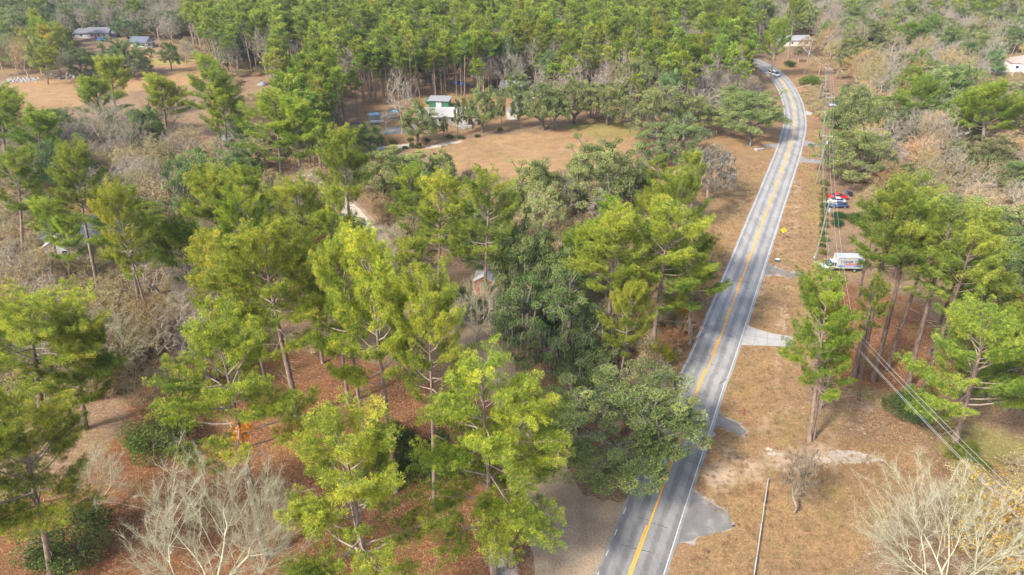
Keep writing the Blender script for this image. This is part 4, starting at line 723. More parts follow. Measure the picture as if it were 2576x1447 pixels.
s = empty('concrete_slab', G(2054, 661), 0, 'white rectangular slab lying at the nose of the box truck', 'slab'); boxes('slab', [(-.65, .75, -.35, .4, 0, .12)], M['stone'], s, .02)
s = empty('wheelie_bin', G(2132, 490), .3, 'dark blue wheelie bin behind the nose of the red sedan', 'bin'); bm = bmesh.new(); hexa(bm, [(-.25, -.3, .05), (.25, -.3, .05), (.25, .3, .05), (-.25, .3, .05)], [(-.33, -.36, 1.0), (.33, -.36, 1.0), (.33, .36, 1.0), (-.33, .36, 1.0)]); bm_obj('bin', bm, M['navy'], s, .02); boxes('lid', [(-.36, .36, -.4, .4, 1.003, 1.08)], M['navy'], s, .02)
s = empty('wheelie_bin', G(2139, 494), -.2, 'black wheelie bin right of the dark blue bin', 'bin'); bm = bmesh.new(); hexa(bm, [(-.25, -.3, .05), (.25, -.3, .05), (.25, .3, .05), (-.25, .3, .05)], [(-.33, -.36, 1.0), (.33, -.36, 1.0), (.33, .36, 1.0), (-.33, .36, 1.0)]); bm_obj('bin', bm, M['black'], s, .02); boxes('lid', [(-.36, .36, -.4, .4, 1.003, 1.08)], M['black'], s, .02)
s = empty('marker_post', G(1871, 1045), 0, 'short rusty marker post on the right verge', 'post'); boxes('post', [(-.05, .05, -.05, .05, 0, 1.1)], M['barnred'], s); boxes('cap', [(-.07, .07, -.07, .07, 1.1, 1.16)], M['black'], s)
s = empty('wooden_post', G(1886, 369), 0, 'stout wooden gate post with a pale marker beside the left driveway', 'post'); boxes('post', [(-.15, .15, -.15, .15, 0, 2.2)], M['polewood'], s, .03); boxes('marker', [(-.1, .1, -.2, -.155, .3, 1.7)], M['blueroof'], s)
s = empty('culvert_pipe', G(1912, 378), .3, 'concrete culvert end in the left roadside ditch', 'culvert'); bm = bmesh.new(); cyl(bm, (-1.2, 0, .25), (1.2, .2, .25), .38, 14); bm_obj('pipe', bm, M['stone'], s, .03); boxes('headwall', [(-1.6, -1.25, -.8, .8, 0, .7)], M['concrete'], s)
a_, b_ = P(1889, 1500), P(1931, 1212); dv = (b_-a_); n = 7
s = empty('rail_fence', a_, math.atan2(dv.y, dv.x), 'thin pale metal rail fence crossing the grass at the bottom right', 'fence'); Lg = dv.length
for i in range(n+1): boxes('post', [(i*Lg/n-.035, i*Lg/n+.035, -.035, .035, 0, .6)], M['woodgrey'], s)
for z, nm in ((.52, 'top_rail'), (.25, 'lower_rail')):
    for i in range(n): boxes(nm, [(i*Lg/n-.06, (i+1)*Lg/n+.1, -.03, .04+.03*(i % 2), z, z+.05)], M['blueroof' if 0 else 'wire'], s)
s = empty('boat_trailer', G(948, 312), .1, 'small white boat on a trailer in front of the framed pen', 'boat'); bm = bmesh.new(); loft(bm, [(-2.3, .7, .85, .55, .8, 1.05), (0, .8, .95, .5, .8, 1.1), (1.6, .5, .65, .55, .9, 1.15), (2.3, .08, .12, .9, 1.1, 1.25)]); bm_obj('hull', bm, M['white'], s, .03); boxes('bench_seat', [(-.9, -.5, -.7, .7, 1.1, 1.18), (.3, .6, -.7, .7, 1.12, 1.2)], M['tan'], s); wheels(s, (-.6,), 1.1, .3); boxes('tow_bar', [(2.0, 3.2, -.05, .05, .4, .5)], M['chrome'], s)
for i, (x, y, mt_, lab) in enumerate(((904, 313, 'blue', 'blue plastic tub in the junk pile left of the boat'), (913, 312, 'red', 'red plastic tub in the junk pile left of the boat'), (921, 314, 'silver', 'silver metal tub in the junk pile left of the boat'), (927, 311, 'barnred', 'dark red tub closest to the boat trailer'))):
    s = empty('tub', G(x, y), i*.7, lab, 'tub'); bm = bmesh.new(); bmesh.ops.create_cone(bm, cap_ends=True, segments=12, radius1=.5, radius2=.7, depth=.7, matrix=Matrix.Translation((0, 0, .36))); bm_obj('tub', bm, M[mt_], s, .03); boxes('handle', [(-.75, -.68, -.2, .2, .5, .6), (.68, .75, -.2, .2, .5, .6)], M['black'], s)
s = empty('blue_tarp', G(1168, 216), .2, 'blue tarpaulin over a low stack near the blue pickup', 'tarpaulin'); bm = bmesh.new(); loft(bm, [(-1.8, 1.1, .7, 0, .5, .9), (0, 1.3, .6, 0, .8, 1.4), (1.9, 1.0, .6, 0, .4, .8)]); bm_obj('cover', bm, M['blue'], s, .1, True); bm = bmesh.new(); cyl(bm, (-1.7, 0, .85), (1.8, 0, .82), .05, 6); bm_obj('rope', bm, M['black'], s)
s = empty('kayak', G(2531, 199), .1, 'yellow kayak lying in front of the two storey house', 'kayak'); bm = bmesh.new(); loft(bm, [(-1.9, .04, .03, .1, .25, .4), (-1, .33, .25, .02, .2, .42), (.8, .35, .27, .02, .2, .42), (1.9, .04, .03, .1, .25, .42)]); bm_obj('hull', bm, M['yellowp'], s, .02, True); boxes('cockpit', [(-.4, .5, -.18, .18, .425, .45)], M['black'], s)
s = empty('white_statue', G(1045, 276), 0, 'small white pointed garden statue at the edge of the tall pines', 'statue'); bm = bmesh.new(); cyl(bm, (0, 0, .2), (0, 0, 2.0), .5, 12, .06); bm_obj('figure', bm, M['white'], s); boxes('plinth', [(-.5, .5, -.5, .5, 0, .2)], M['stone'], s)
# gravestones: one slab with a base, copied
gsp = [(22, 205), (28, 202), (34, 206), (38, 200), (43, 204), (47, 199), (52, 203), (56, 207), (60, 201), (65, 205), (70, 200), (74, 204), (80, 198), (86, 202), (91, 206), (97, 199), (170, 197), (178, 192), (186, 196), (150, 200), (160, 193), (262, 188), (268, 193), (335, 186), (8, 212), (14, 216), (130, 188)]
g0 = None
for i, (x, y) in enumerate(gsp):
    if g0 is None:
        g0 = empty('gravestone', G(x, y), .1, 'pale stone grave marker in the small cemetery at the far left field', 'gravestone', 'gravestones in the far left field')
        boxes('headstone', [(-.55, .55, -.12, .12, .12, 1.15)], M['stone'], g0, .06); boxes('slab', [(-.6, .6, -1.9, .3, 0, .12)], M['stone'], g0)
    else:
        r_ = g0.copy(); col.objects.link(r_); r_.location = G(x, y); r_.rotation_euler = (0, 0, R.uniform(-.3, .3)); r_.scale = (R.uniform(.5, .95),)*3
        for ch in list(g0.children): c_ = ch.copy(); col.objects.link(c_); c_.parent = r_

# ------------------------------------------------------------------ trees read one by one from the survey
DONE = []                                              # world xy and radius of every crown
def T(kind, label, base=None, top=None, h=None, r=None, tint=(1, 1, 1), group=None, var=None, rot=None, leanmax=.3, bt=(1, 1, 1)):
    lean = (0, 0)
    if base is not None:
        xy = P(*base); 
        if h is None: h = h_from(base[1], top[1])
        if top is not None:
            tp = P(top[0], top[1], h); lx, ly = tp.x-xy.x, tp.y-xy.y; m_ = math.hypot(lx, ly)
            if m_ > leanmax*h: lx, ly = lx*leanmax*h/m_, ly*leanmax*h/m_
            lean = (lx, ly)
    else: xy = P(top[0], top[1], h)
    if kind == 'pine' and h < 22.5 and r/h > .27: kind, var = 'roundpine', (var or 0) % 3
    if kind == 'bare' and r > 6.4: kind, var = 'bigbare', (var or 0) % 2
    r *= 1.12 if kind in ('pine', 'drooppine', 'roundpine') else 1
    DONE.append((xy.x+lean[0]*.8, xy.y+lean[1]*.8, r, h)); return plant(kind, xy, h, r, label, group, tint, lean, var, rot, bt)
Y1 = (1.12, 1.05, .9); G1 = (.97, 1.02, .82); B1 = (.78, .92, .95)
T('pine', 'tall pine at the far left edge above the half hidden white house', (58, 640), (40, 385), None, 6, var=0)
T('pine', 'pine with a forked top rising right in front of the white house', (248, 739), (180, 400), None, 6.4, var=2)
T('pine', 'leaning pine with a bare lower trunk right of the white house', (358, 808), (310, 492), None, 6.2, var=3)
T('pine', 'smaller pine at the left corner of the white house', (146, 672), (118, 520), None, 4.6, var=4, tint=G1)
T('pine', 'young pine screening the gable of the half hidden white house', (176, 712), (170, 560), None, 4.0, G1, var=4)
T('pine', 'broad pine left of the pair beside the bare clearing', (570, 690), (525, 468), None, 6.6, Y1, var=1)
T('pine', 'bright topped pine in the middle of the clump left of the dirt road', (640, 720), (622, 455), None, 5.4, Y1, var=5)
T('pine', 'dense vivid pine beside the upper dirt road', (768, 775), (745, 478), None, 7.4, Y1, var=4)
T('pine', 'shorter pine with dark low branches in the left thicket', (482, 775), (455, 592), None, 5.4, G1, var=4)
T('pine', 'small pine just behind the short dark one in the left thicket', (395, 720), (415, 590), None, 3.6, G1, var=1)
T('pine', 'very tall pine with its trunk reaching the leaf litter left of centre', (750, 1055), (650, 622), 29.5, 8.2, Y1, var=2)
T('pine', 'tall pine with an orange broken bough on its trunk', (670, 1405), (545, 818), 30.5, 6.8, Y1, var=3)
T('pine', 'tall yellow tipped pine at the centre with bare curved limbs', (997, 1235), (930, 657), 33, 6.2, (1.3, 1.12, .9), var=2)
T('pine', 'leaning dark trunked pine left of the yellow tipped one', (920, 1118), (845, 640), 30, 5.2, Y1, var=0)
T('pine', 'tall straight pine right of the yellow tipped one', (1093, 1275), (1080, 760), 30, 5.2, Y1, var=5)
T('drooppine', 'dense pine with low hanging boughs beside the bottom dirt lot', (1245, 1450), (1215, 918), 29.5, 6.4, Y1, var=0)
T('drooppine', 'second low hanging pine reaching toward the dirt lot', (1285, 1425), (1310, 1000), 26, 5.2, Y1, var=1)
T('pine', 'near pine with pale spreading limbs at the bottom centre', (945, 1600), (862, 1112), 27.5, 7.2, Y1, var=4)
T('pine', 'near leaning pine at the bottom left corner', (131, 1452), (45, 1010), 27, 6.2, Y1, var=1)
T('pine', 'huge pine with a broad crown at the left edge', (118, 1105), (70, 768), 23.5, 9.2, Y1, var=4)
T('pine', 'pine standing just above the huge one at the left edge', (215, 1080), (225, 830), 19, 5.6, Y1, var=0)
T('pine', 'pine cut by the left edge low in the frame', (-60, 1500), (-70, 1090), 26, 6.5, Y1, var=3)
T('pine', 'narrow dark pine left of the vivid centre pine', (1050, 690), (1030, 440), None, 5, G1, var=1)
T('pine', 'vivid green pine with a long straight trunk at the centre', (1103, 762), (1112, 462), None, 6.6, Y1, var=4)
T('pine', 'pine right of the vivid centre pine with a double stem', (1215, 795), (1235, 452), None, 6, var=1)
T('pine', 'stout pine with pale broken limbs at the centre right', (1525, 882), (1545, 575), 24, 7.2, Y1, var=2, rot=1)
T('pine', 'wide pine crown behind the stout one near the road', (1640, 888), (1685, 545), 25, 7.4, Y1, var=4)
T('pine', 'pine with a long bough reaching the road edge', (1735, 865), (1740, 610), 20, 5.2, var=1)
T('pine', 'pine left of the road with a rounded top', (1690, 780), (1712, 470), None, 5.4, var=5)
T('pine', 'pine between the rounded top and the small twin pines', (1610, 760), (1640, 498), None, 4.8, Y1, var=0)
T('pine', 'small pine with a tufted top in front of the bare saplings', (1550, 700), (1545, 508), None, 4.2, G1, var=1)
T('pine', 'left one of two thin topped pines beside the mossy bare tree', (1655, 560), (1655, 403), None, 3.8, var=1)
T('pine', 'right one of two thin topped pines beside the mossy bare tree', (1740, 580), (1740, 402), None, 4.2, var=5)
T('pine', 'pine filling the gap between the stout pine and the centre oaks', (1460, 800), (1480, 590), None, 5.2, G1, var=4)
T('pine', 'large cool green pine above the end of the dirt road', (712, 478), (690, 253), None, 9, G1, var=4)
T('pine', 'slender companion of the large cool green pine', (757, 480), (748, 290), None, 6.6, G1, var=1)
T('pine', 'upper of the big pines with twin red brown trunks', (560, 386), (525, 165), None, 8, var=2)
T('pine', 'second of the twin trunk pines', (572, 392), (560, 235), None, 6.8, var=3, tint=Y1)
T('pine', 'umbrella shaped pine left of the twin trunks', (422, 350), (405, 212), None, 7.4, Y1, var=1)
T('pine', 'bright small crowned pine below the far left field', (292, 300), (277, 160), None, 7, Y1, var=4)
T('pine', 'broad pine under the bright one below the far left field', (262, 350), (270, 195), 16, 8, G1, var=4)
T('pine', 'dense pine at the left edge below the field', (15, 420), (20, 246), None, 7.5, var=4)
T('pine', 'pine next to the dense one below the field', (105, 440), (95, 292), None, 6.5, G1, var=0)
T('pine', 'sparse vivid pine leaning over the dirt road', (882, 582), (862, 352), None, 6.2, Y1, var=5)
T('pine', 'lone roadside pine with layered boughs at lower right', (2035, 1110), (2085, 715), 25.5, 5.0, G1, var=1, leanmax=.2)
T('pine', 'twin stem of the lone roadside pine', (2046, 1106), (2100, 790), 20, 3.2, G1, var=4)
rp = [((2147, 950), (2205, 432), 31, 5.6, 'thick trunked pine nearest the wires in the right grove'), ((2163, 951), (2255, 500), 30, 5.2, 'pine directly right of the thick trunked one in the right grove'), ((2197, 958), (2315, 520), 29, 5.6, 'leaning pine in the middle of the right grove'),
      ((2158, 1006), (2190, 700), 20, 2.6, 'thin young pine in front of the right grove'), ((2231, 932), (2350, 560), 27, 5.2, 'dark trunked pine beside the leaning one in the right grove'), ((2279, 985), (2400, 540), 29, 6.2, 'straight pine toward the right of the grove'),
      ((2310, 1014), (2450, 600), 28, 5.6, 'pine rising above the dark bush in the right grove'), ((2374, 838), (2470, 560), 24, 5.6, 'pine with a curving trunk at the back right of the grove'), ((2158, 745), (2200, 520), 21, 3.4, 'pine behind the box truck'),
      ((2337, 891), (2420, 640), 22, 4.6, 'shorter pine at the back of the right grove'), ((2420, 1000), (2520, 700), 22, 5.0, 'pine near the right edge behind the spreading one'), ((2250, 700), (2300, 458), 22, 5.0, 'rounded pine at the back left of the right grove')]
for i, (b_, t_, h_, r_, lb_) in enumerate(rp): T('grovepine', lb_, b_, t_, h_, r_, (.92, .92, 1.05), bt=(.62, .6, .6), leanmax=.12, var=i % 3)
T('spreadpine', 'big spreading pine with a thick crooked trunk at the right edge', (2396, 1130), (2475, 842), 20, 9.2, (.95, 1, 1), rot=.5)
T('pine', 'pine crown beyond the spreading pine at the right edge', (2530, 1030), (2590, 860), 18, 6, var=4)
T('pine', 'lone umbrella pine among the right hand trees', (2300, 345), (2290, 186), 17, 8, (.9, 1.05, 1), var=5)
T('pine', 'dark bushy pine at the upper right edge', (2470, 400), (2480, 232), 19, 9, G1, var=4)
T('pine', 'second bushy pine cut by the upper right edge', (2570, 390), (2570, 250), 17, 8, G1, var=1)
T('pine', 'layered pine beside the far road bend', (1937, 205), (1952, 58), 21, 6.5, (1, 1.02, 1.05), var=4)
T('pine', 'very tall pine behind the road bend cut by the top edge', (1982, 148), (2003, -20), 27, 6, G1, var=2)
T('pine', 'dark pine among the bare trees at the top right', (2452, 82), (2475, -20), 21, 6, G1, var=0)
T('pine', 'bright small pine in front of the cemetery', (120, 212), (118, 133), None, 5.2, (1.1, 1.0, .9), var=4)
# live oaks
O1 = (.9, .98, .86); O2 = (1.12, 1.12, .95); O3 = (.66, .8, .68)
T('nearoak', 'huge live oak overhanging the road at the bottom', (1552, 1190), (1512, 895), 15.5, 12.3, (1.18, 1.2, 1.0), rot=.4, leanmax=.25)
oaks = [('oak', (1305, 268), (1300, 178), 5.6, 'oak partly screening the pale house by the gravel lane', O1), ('oak', (1214, 333), (1215, 207), 6.2, 'oak with a forked trunk in front of the mobile home', O1), ('oak', (1049, 362), (1055, 252), 6.6, 'rounded mossy oak at the left end of the mobile home', O1), ('oak', (1368, 327), (1362, 200), 7, 'left one of the oaks lining the brown field', O1),
        ('openoak', (1393, 328), (1400, 215), 5.5, 'slim oak standing right of the field corner', O1), ('oak', (1443, 313), (1445, 190), 6.6, 'third oak along the brown field', O2), ('openoak', (1484, 298), (1495, 200), 6, 'slanting oak behind the field line', O1), ('oak', (1527, 315), (1545, 200), 8.5, 'broad oak along the brown field left of the mossy pair', O2),
        ('mossoak', (1655, 345), (1655, 213), 11, 'widest olive green oak beyond the field', O2), ('oak', (1735, 340), (1735, 235), 9, 'olive oak right of the widest one beyond the field', O2), ('mossoak', (1698, 404), (1680, 300), 11.5, 'dark oak draped in moss at the right side of the field', O3),
        ('oak', (1884, 352), (1893, 222), 11.5, 'spreading oak reaching over the far road', O1), ('oak', (1845, 300), (1835, 210), 8.5, 'oak behind the spreading roadside oak', O2), ('oak', (1512, 545), (1495, 343), 11, 'large rounded oak at the near edge of the field', O1), ('oak', (1600, 520), (1585, 400), 5.5, 'small oak at the right foot of the large rounded oak', O2),
        ('oak', (1350, 560), (1345, 395), 7.5, 'pale oak left of the large rounded oak', O2), ('openoak', (965, 500), (960, 365), 9, 'pale open crowned oak above the dirt road', O2), ('openoak', (1035, 500), (1030, 375), 7, 'second pale open crowned oak near the field corner', O2), ('oak', (1112, 475), (1110, 372), 4.5, 'small rounded oak at the lower field corner', O2),
        ('oak', (930, 392), (930, 306), 4.8, 'dark small oak at the left end of the field', O3), ('mossoak', (520, 560), (515, 365), 10, 'dark oak hung with moss left of the cool green pine', O3), ('oak', (600, 500), (600, 370), 7, 'low dark oak beside the paved lane', O3), ('oak', (165, 480), (165, 348), 8.5, 'dark low oak in the left thicket', O3),
        ('oak', (368, 400), (365, 255), 6, 'dark leaved oak behind the grey bare tree', O3), ('oak', (202, 195), (208, 116), 8.5, 'rounded dark oak with crooked limbs in the far left field', O3), ('mossoak', (319, 192), (318, 92), 11, 'tallest oak in the far left field with hanging moss', O3), ('oak', (305, 182), (285, 115), 6.5, 'oak leaning on the tallest one in the far left field', O3),
        ('openoak', (432, 180), (425, 98), 4.8, 'thin oak at the right side of the far left field', O3), ('oak', (322, 98), (322, 42), 9.5, 'dark oak right of the long white house', O3), ('mossoak', (395, 95), (395, 24), 11, 'massive dark oak at the top left by the lane', O3),
        ('oak', (1320, 790), (1335, 548), 8.2, 'oak with many upright stems at the centre', O1), ('oak', (1395, 800), (1400, 600), 6.5, 'oak between the many stemmed one and the stout pine', O1), ('mossoak', (1380, 935), (1385, 690), 9.5, 'dark oak mass at the centre left of the near oak', O3), ('oak', (1320, 860), (1310, 740), 6, 'low dark oak beside the white bare tree at the centre', O3), ('oak', (1455, 945), (1450, 830), 6, 'low oak tucked behind the near road oak', O1),
        ('oak', (1225, 690), (1225, 590), 5.4, 'small dark oak behind the red shed', O3), ('oak', (1150, 810), (1150, 720), 4.2, 'small dark oak left of the white bare tree', O3), ('oak', (2160, 380), (2155, 212), 9.5, 'tall olive oak behind the wires', O2), ('oak', (2215, 330), (2205, 240), 7, 'olive oak next to the tall one behind the wires', O1), ('oak', (2135, 455), (2165, 322), 11, 'big olive oak beside the gravel driveways', O2),
        ('oak', (2095, 305), (2085, 282), 4.2, 'low dark oak leaning toward the road bend', O3), ('oak', (2390, 290), (2395, 158), 12, 'great round oak in the middle of the right hand wood', O1), ('oak', (2430, 240), (2440, 165), 6, 'dark spreading oak left of the two storey house', O3), ('oak', (2400, 640), (2410, 500), 10, 'grey green oak behind the right grove', O1), ('oak', (2500, 680), (2510, 520), 11, 'dark mossy oak near the right edge', O1), ('oak', (2310, 560), (2310, 460), 7, 'pale oak behind the rounded pine', O2),
        ('oak', (2540, 130), (2545, 60), 10, 'dark oak at the top right corner', O3), ('oak', (2400, 145), (2400, 70), 9, 'olive oak near the top right', O2), ('oak', (2300, 90), (2300, 38), 8, 'yellowish oak near the top right', (1.4, 1.25, .8)), ('oak', (2470, 470), (2470, 385), 6, 'round dark oak under the bushy pines', O3), ('oak', (2540, 480), (2545, 400), 6.5, 'oak at the right edge under the bushy pines', O1), ('oak', (2270, 480), (2275, 405), 4.6, 'small green oak beside the bare twin trunks', O3),
        ('oak', (2575, 820), (2580, 640), 6, 'dark oak cut by the right edge', O3), ('oak', (2560, 1010), (2560, 900), 5, 'bushy oak behind the spreading pine', O1), ('openoak', (1115, 350), (1118, 285), 1.5, 'slender young oak before the mobile home', O1), ('openoak', (1152, 341), (1150, 240), 1.5, 'slim straight young oak before the mobile home', O1), ('openoak', (1178, 332), (1165, 235), 1.6, 'slanting young oak before the mobile home', O1), ('openoak', (1261, 313), (1262, 212), 1.7, 'thin tall young oak right of the mobile home', O1), ('openoak', (1306, 322), (1302, 225), 3.2, 'young oak with low leafy boughs by the gravel lane', O1)]
for k_, b_, t_, r_, lb_, ti_ in oaks: T(k_, lb_, b_, t_, None, r_, ti_)
# bare trees
bares = [('white', (560, 1560), (500, 1130), 22, 9.4, 'great pale lichen covered bare tree at the bottom left', 0), ('whitesmall', (640, 1500), (722, 1150), 19, 3.4, 'narrow pale bare tree right of the great lichen covered one', 0), ('white', (2380, 1530), (2375, 1175), 20, 9.2, 'great pale lichen covered bare tree at the bottom right', 1),
         ('upright', (1998, 1290), (2028, 1112), 11.5, 2.7, 'small upright bare tree alone on the grass at the bottom right', 0), ('whitesmall', (1197, 862), (1210, 700), 14, 5.6, 'white barked bare tree in front of the red shed', 0), ('whitesmall', (995, 670), (920, 570), 11, 5.2, 'pale bare tree bending over the dirt road', 0),
         ('bare', (130, 840), (145, 700), 15, 6.0, 'grey bare tree in the left thicket', 0), ('whitesmall', (310, 930), (300, 790), 13, 5.6, 'wide grey bare tree below the leaning pine', 0), ('bare', (460, 900), (465, 755), 13, 5.8, 'bare tree right of the leaning pine', 2), ('whitesmall', (240, 1290), (255, 1120), 11, 4.2, 'low twisted bare tree near the bottom left pine', 0),
         ('mossbare', (1780, 503), (1800, 362), None, 7.6, 'dying tree hung with grey moss beside the road ditch', 0), ('bare', (1012, 336), (1003, 166), None, 5.6, 'tall bare tree beside the gravel yard', 1), ('bare', (972, 338), (968, 265), None, 2.2, 'thin bare tree left of the gravel yard', 3), ('bare', (275, 400), (265, 235), None, 10, 'wide grey bare tree below the far left field', 2), ('bare', (330, 420), (330, 290), None, 7, 'second grey bare tree below the far left field', 0),
         ('bare', (1435, 560), (1430, 450), None, 2.8, 'pale bare saplings left of the tufted pine', 3), ('bare', (1500, 590), (1510, 470), None, 3.2, 'pale bare saplings behind the tufted pine', 3), ('bare', (2320, 397), (2330, 262), None, 8.5, 'bare tree with twin dark trunks in the right hand wood', 2), ('bare', (2382, 400), (2385, 280), None, 6, 'bare tree right of the twin dark trunks', 0), ('bare', (168, 200), (165, 120), None, 5, 'bare tree beside the bright small pine in the cemetery', 0),
         ('bare', (467, 165), (462, 100), None, 5.2, 'bare tree by the lane at the right of the far left field', 2), ('bare', (43, 177), (8, 85), 18, 3.0, 'leaning dead tree at the far left', 3), ('bare', (58, 187), (40, 105), 16, 3.2, 'second leaning dead tree at the far left', 1), ('bare', (77, 177), (72, 100), 15, 3.6, 'third dead tree at the far left', 0), ('bare', (200, 76), (222, -25), 20, 6, 'tall pale trunked bare tree behind the long white house', 1),
         ('bare', (1275, 235), (1270, 120), None, 9.0, 'wide bare tree beyond the mobile home', 2), ('bare', (1530, 250), (1545, 90), 16, 5, 'white limbed bare tree in the pine wood', 1)]
for k_, b_, t_, h_, r_, lb_, v_ in bares: T(k_, lb_, b_, t_, h_, r_, (1, 1, 1), var=v_, bt=(.62, .6, .56) if k_ == 'upright' else (1, 1, 1))
ys = [('yellow', (1798, 655), (1800, 590), 6, 2.6, 'golden sapling nearest the ditch at the pine clump', (1.1, .85, .6)), ('yellow', (1770, 770), (1772, 700), 6, 2.8, 'golden orange sapling at the road edge below the long bough', (1.15, .8, .5)), ('yellow', (1738, 850), (1740, 780), 5.5, 2.6, 'orange sapling further down the pine clump edge', (1.2, .75, .45)), ('yellow', (1690, 890), (1692, 820), 5, 2.6, 'orange sapling above the near road oak', (1.1, .75, .5)), ('dryleaf', (215, 705), (200, 590), 10, 3.6, 'tan twiggy tree in front of the half hidden white house', (1, .98, .8)), ('dryleaf', (120, 700), (110, 610), 8, 3.4, 'tan twiggy tree at the left wall of the half hidden white house', (1.05, 1, .8)), ('yellow', (165, 690), (160, 640), 5, 2.6, 'low yellowing tree before the gable of the half hidden white house', (.9, .85, .7)), ('yellow', (2033, 142), (2040, 85), None, 6.5, 'golden leaved tree beside the palm', (1, .9, .8)), ('yellow', (2175, 210), (2160, 110), None, 9, 'tall pale tree with yellow leaves behind the wires', (.9, .85, .8)), ('dryleaf', (2060, 190), (2055, 130), 9, 5, 'rusty leaved small tree at the road bend', (1, .9, .8)), ('yellow', (2560, 1480), (2540, 1200), 17, 7, 'bare tree with yellow leaves at the bottom right corner', (1.1, 1, .8)),
      ('dryleaf', (386, 1035), (365, 900), 12, 4.2, 'thin tree with tan leaves above the dark bush', (1, 1, 1)), ('yellow', (1100, 560), (1090, 450), 11, 4.5, 'golden tan tree below the brown field', (.9, .8, .8)), ('yellow', (1770, 700), (1790, 560), 10, 3.0, 'yellow leaved tree at the road edge of the pine clump', (1.1, .95, .8)), ('dryleaf', (1370, 610), (1362, 458), None, 5.2, 'light green loose tree left of the bare saplings', (.75, 1.15, .6)),
      ('dryleaf', (450, 560), (400, 372), 13, 8.5, 'wide tan tree in the left thicket', (1, 1, .9)), ('dryleaf', (2255, 140), (2262, 80), 13, 6, 'rust tipped tree near the red roofed house', (1.35, .8, .7)), ('dryleaf', (60, 800), (50, 660), 13, 5.5, 'tan brushy tree at the left edge', (1.05, .95, .8))]
for k_, b_, t_, h_, r_, lb_, ti_ in ys: T(k_, lb_, b_, t_, h_, r_, ti_)
T('palm', 'cabbage palm on the grass by the road bend', (2008, 157), (2008, 118), None, 2.6)
bs = [((408, 1130), 4.6, 4.2, 'big dark green bush on the leaf litter', (1, 1.1, 1)), ((195, 1390), 5, 4.6, 'dark bush behind the bottom left pine', (.9, .9, .9)), ((1000, 1180), 5.5, 4, 'dark bush left of the straight centre pine', (.6, .7, .8)), ((1100, 1185), 5, 3.8, 'dark bush behind the straight centre pine', (.7, .8, .8)), ((962, 1120), 4, 2.6, 'small dark bush beside the yellow tipped pine', (.6, .7, .8)), ((2275, 1045), 3.4, 3.2, 'dark green bush under the right grove', (.8, .9, 1)),
      ((2430, 1160), 2.4, 2.6, 'green bush at the foot of the spreading pine', (1.1, 1.1, .8)), ((2037, 216), 4, 4.2, 'bright green rounded bush by the tall stump', (1.3, 1.5, 1)), ((1985, 168), 2.6, 2.6, 'green bush at the foot of the palm', (.9, 1, .8)), ((2105, 568), 1.6, 1.6, 'clipped round bush right of the leaning pole', (.5, .7, .7)), ((2108, 548), 1.4, 1.8, 'clipped round bush behind the first clipped one', (.5, .7, .7)), ((2152, 560), 2.2, 2.6, 'loose shrub right of the clipped bushes', (.8, .9, .8)),
      ((880, 600), 5.5, 3.6, 'dark slender bush on the dirt road verge', (.6, .75, .9)), ((1740, 730), 3.5, 3.2, 'yellowing bush at the road edge of the pines', (3.2, 2.2, .8)), ((1700, 800), 3.5, 3.2, 'orange tinged bush lower along the road edge', (3.6, 2.0, .8)), ((1655, 905), 3, 2.6, 'yellowing bush behind the near oak', (2.8, 2.0, .8))]
for b_, h_, r_, lb_, ti_ in bs: T('bush', lb_, b_, None, h_, r_, ti_)
for i, (x, y) in enumerate([(2070, 640), (2068, 622), (2070, 606), (2069, 590), (2071, 572), (2070, 556), (2071, 540), (2072, 524), (2072, 508), (2073, 494), (2073, 480), (2074, 466)]):
    T('bush', ordinal(i)+' shrub from the near end of the hedge line under the wires', (x, y), None, R.uniform(.9, 1.7), R.uniform(.7, 1.25), (R.uniform(1.2, 1.9), 1.25, 1.0), 'hedge shrubs under the wires')
for i, (x, y) in enumerate(sorted([(962, 366), (988, 363), (1032, 355), (981, 385), (1020, 375), (1037, 373), (1053, 373), (1075, 355), (1160, 350), (1200, 345), (1132, 347), (1258, 330)])):
    T('bush', ordinal(i)+' from the left of the small garden shrubs near the mobile home', (x, y), None, R.uniform(.9, 1.8), R.uniform(.8, 1.4), (.8, .9, .7), 'garden shrubs near the mobile home')
# the rust coloured dead bough on the tall pine
bw = [o for o in bpy.data.objects if o.get('label') == 'tall pine with an orange broken bough on its trunk'][0]
bb = Buf(); rb_ = np.random.default_rng(8); ctr = np.array(P(612, 1085, 17.6)); cs_ = ctr+rb_.normal(size=(60, 3))*np.array([.5, .5, .8])
tufts(bb, cs_, unit(rb_.normal(size=(60, 3))), rb_, .4, 16, .03, rb_.uniform(.4, .9, 60)); me = bb.mesh('dead_bough'); M['rust'] = leafmat('rust_needles', ((0, (.35, .12, .02)), (1, (.85, .38, .04))), .3)
bo = link('dead_bough', me, M['rust'], bw); bo.matrix_parent_inverse = bw.matrix_basis.inverted()
print('hand trees', len(DONE))

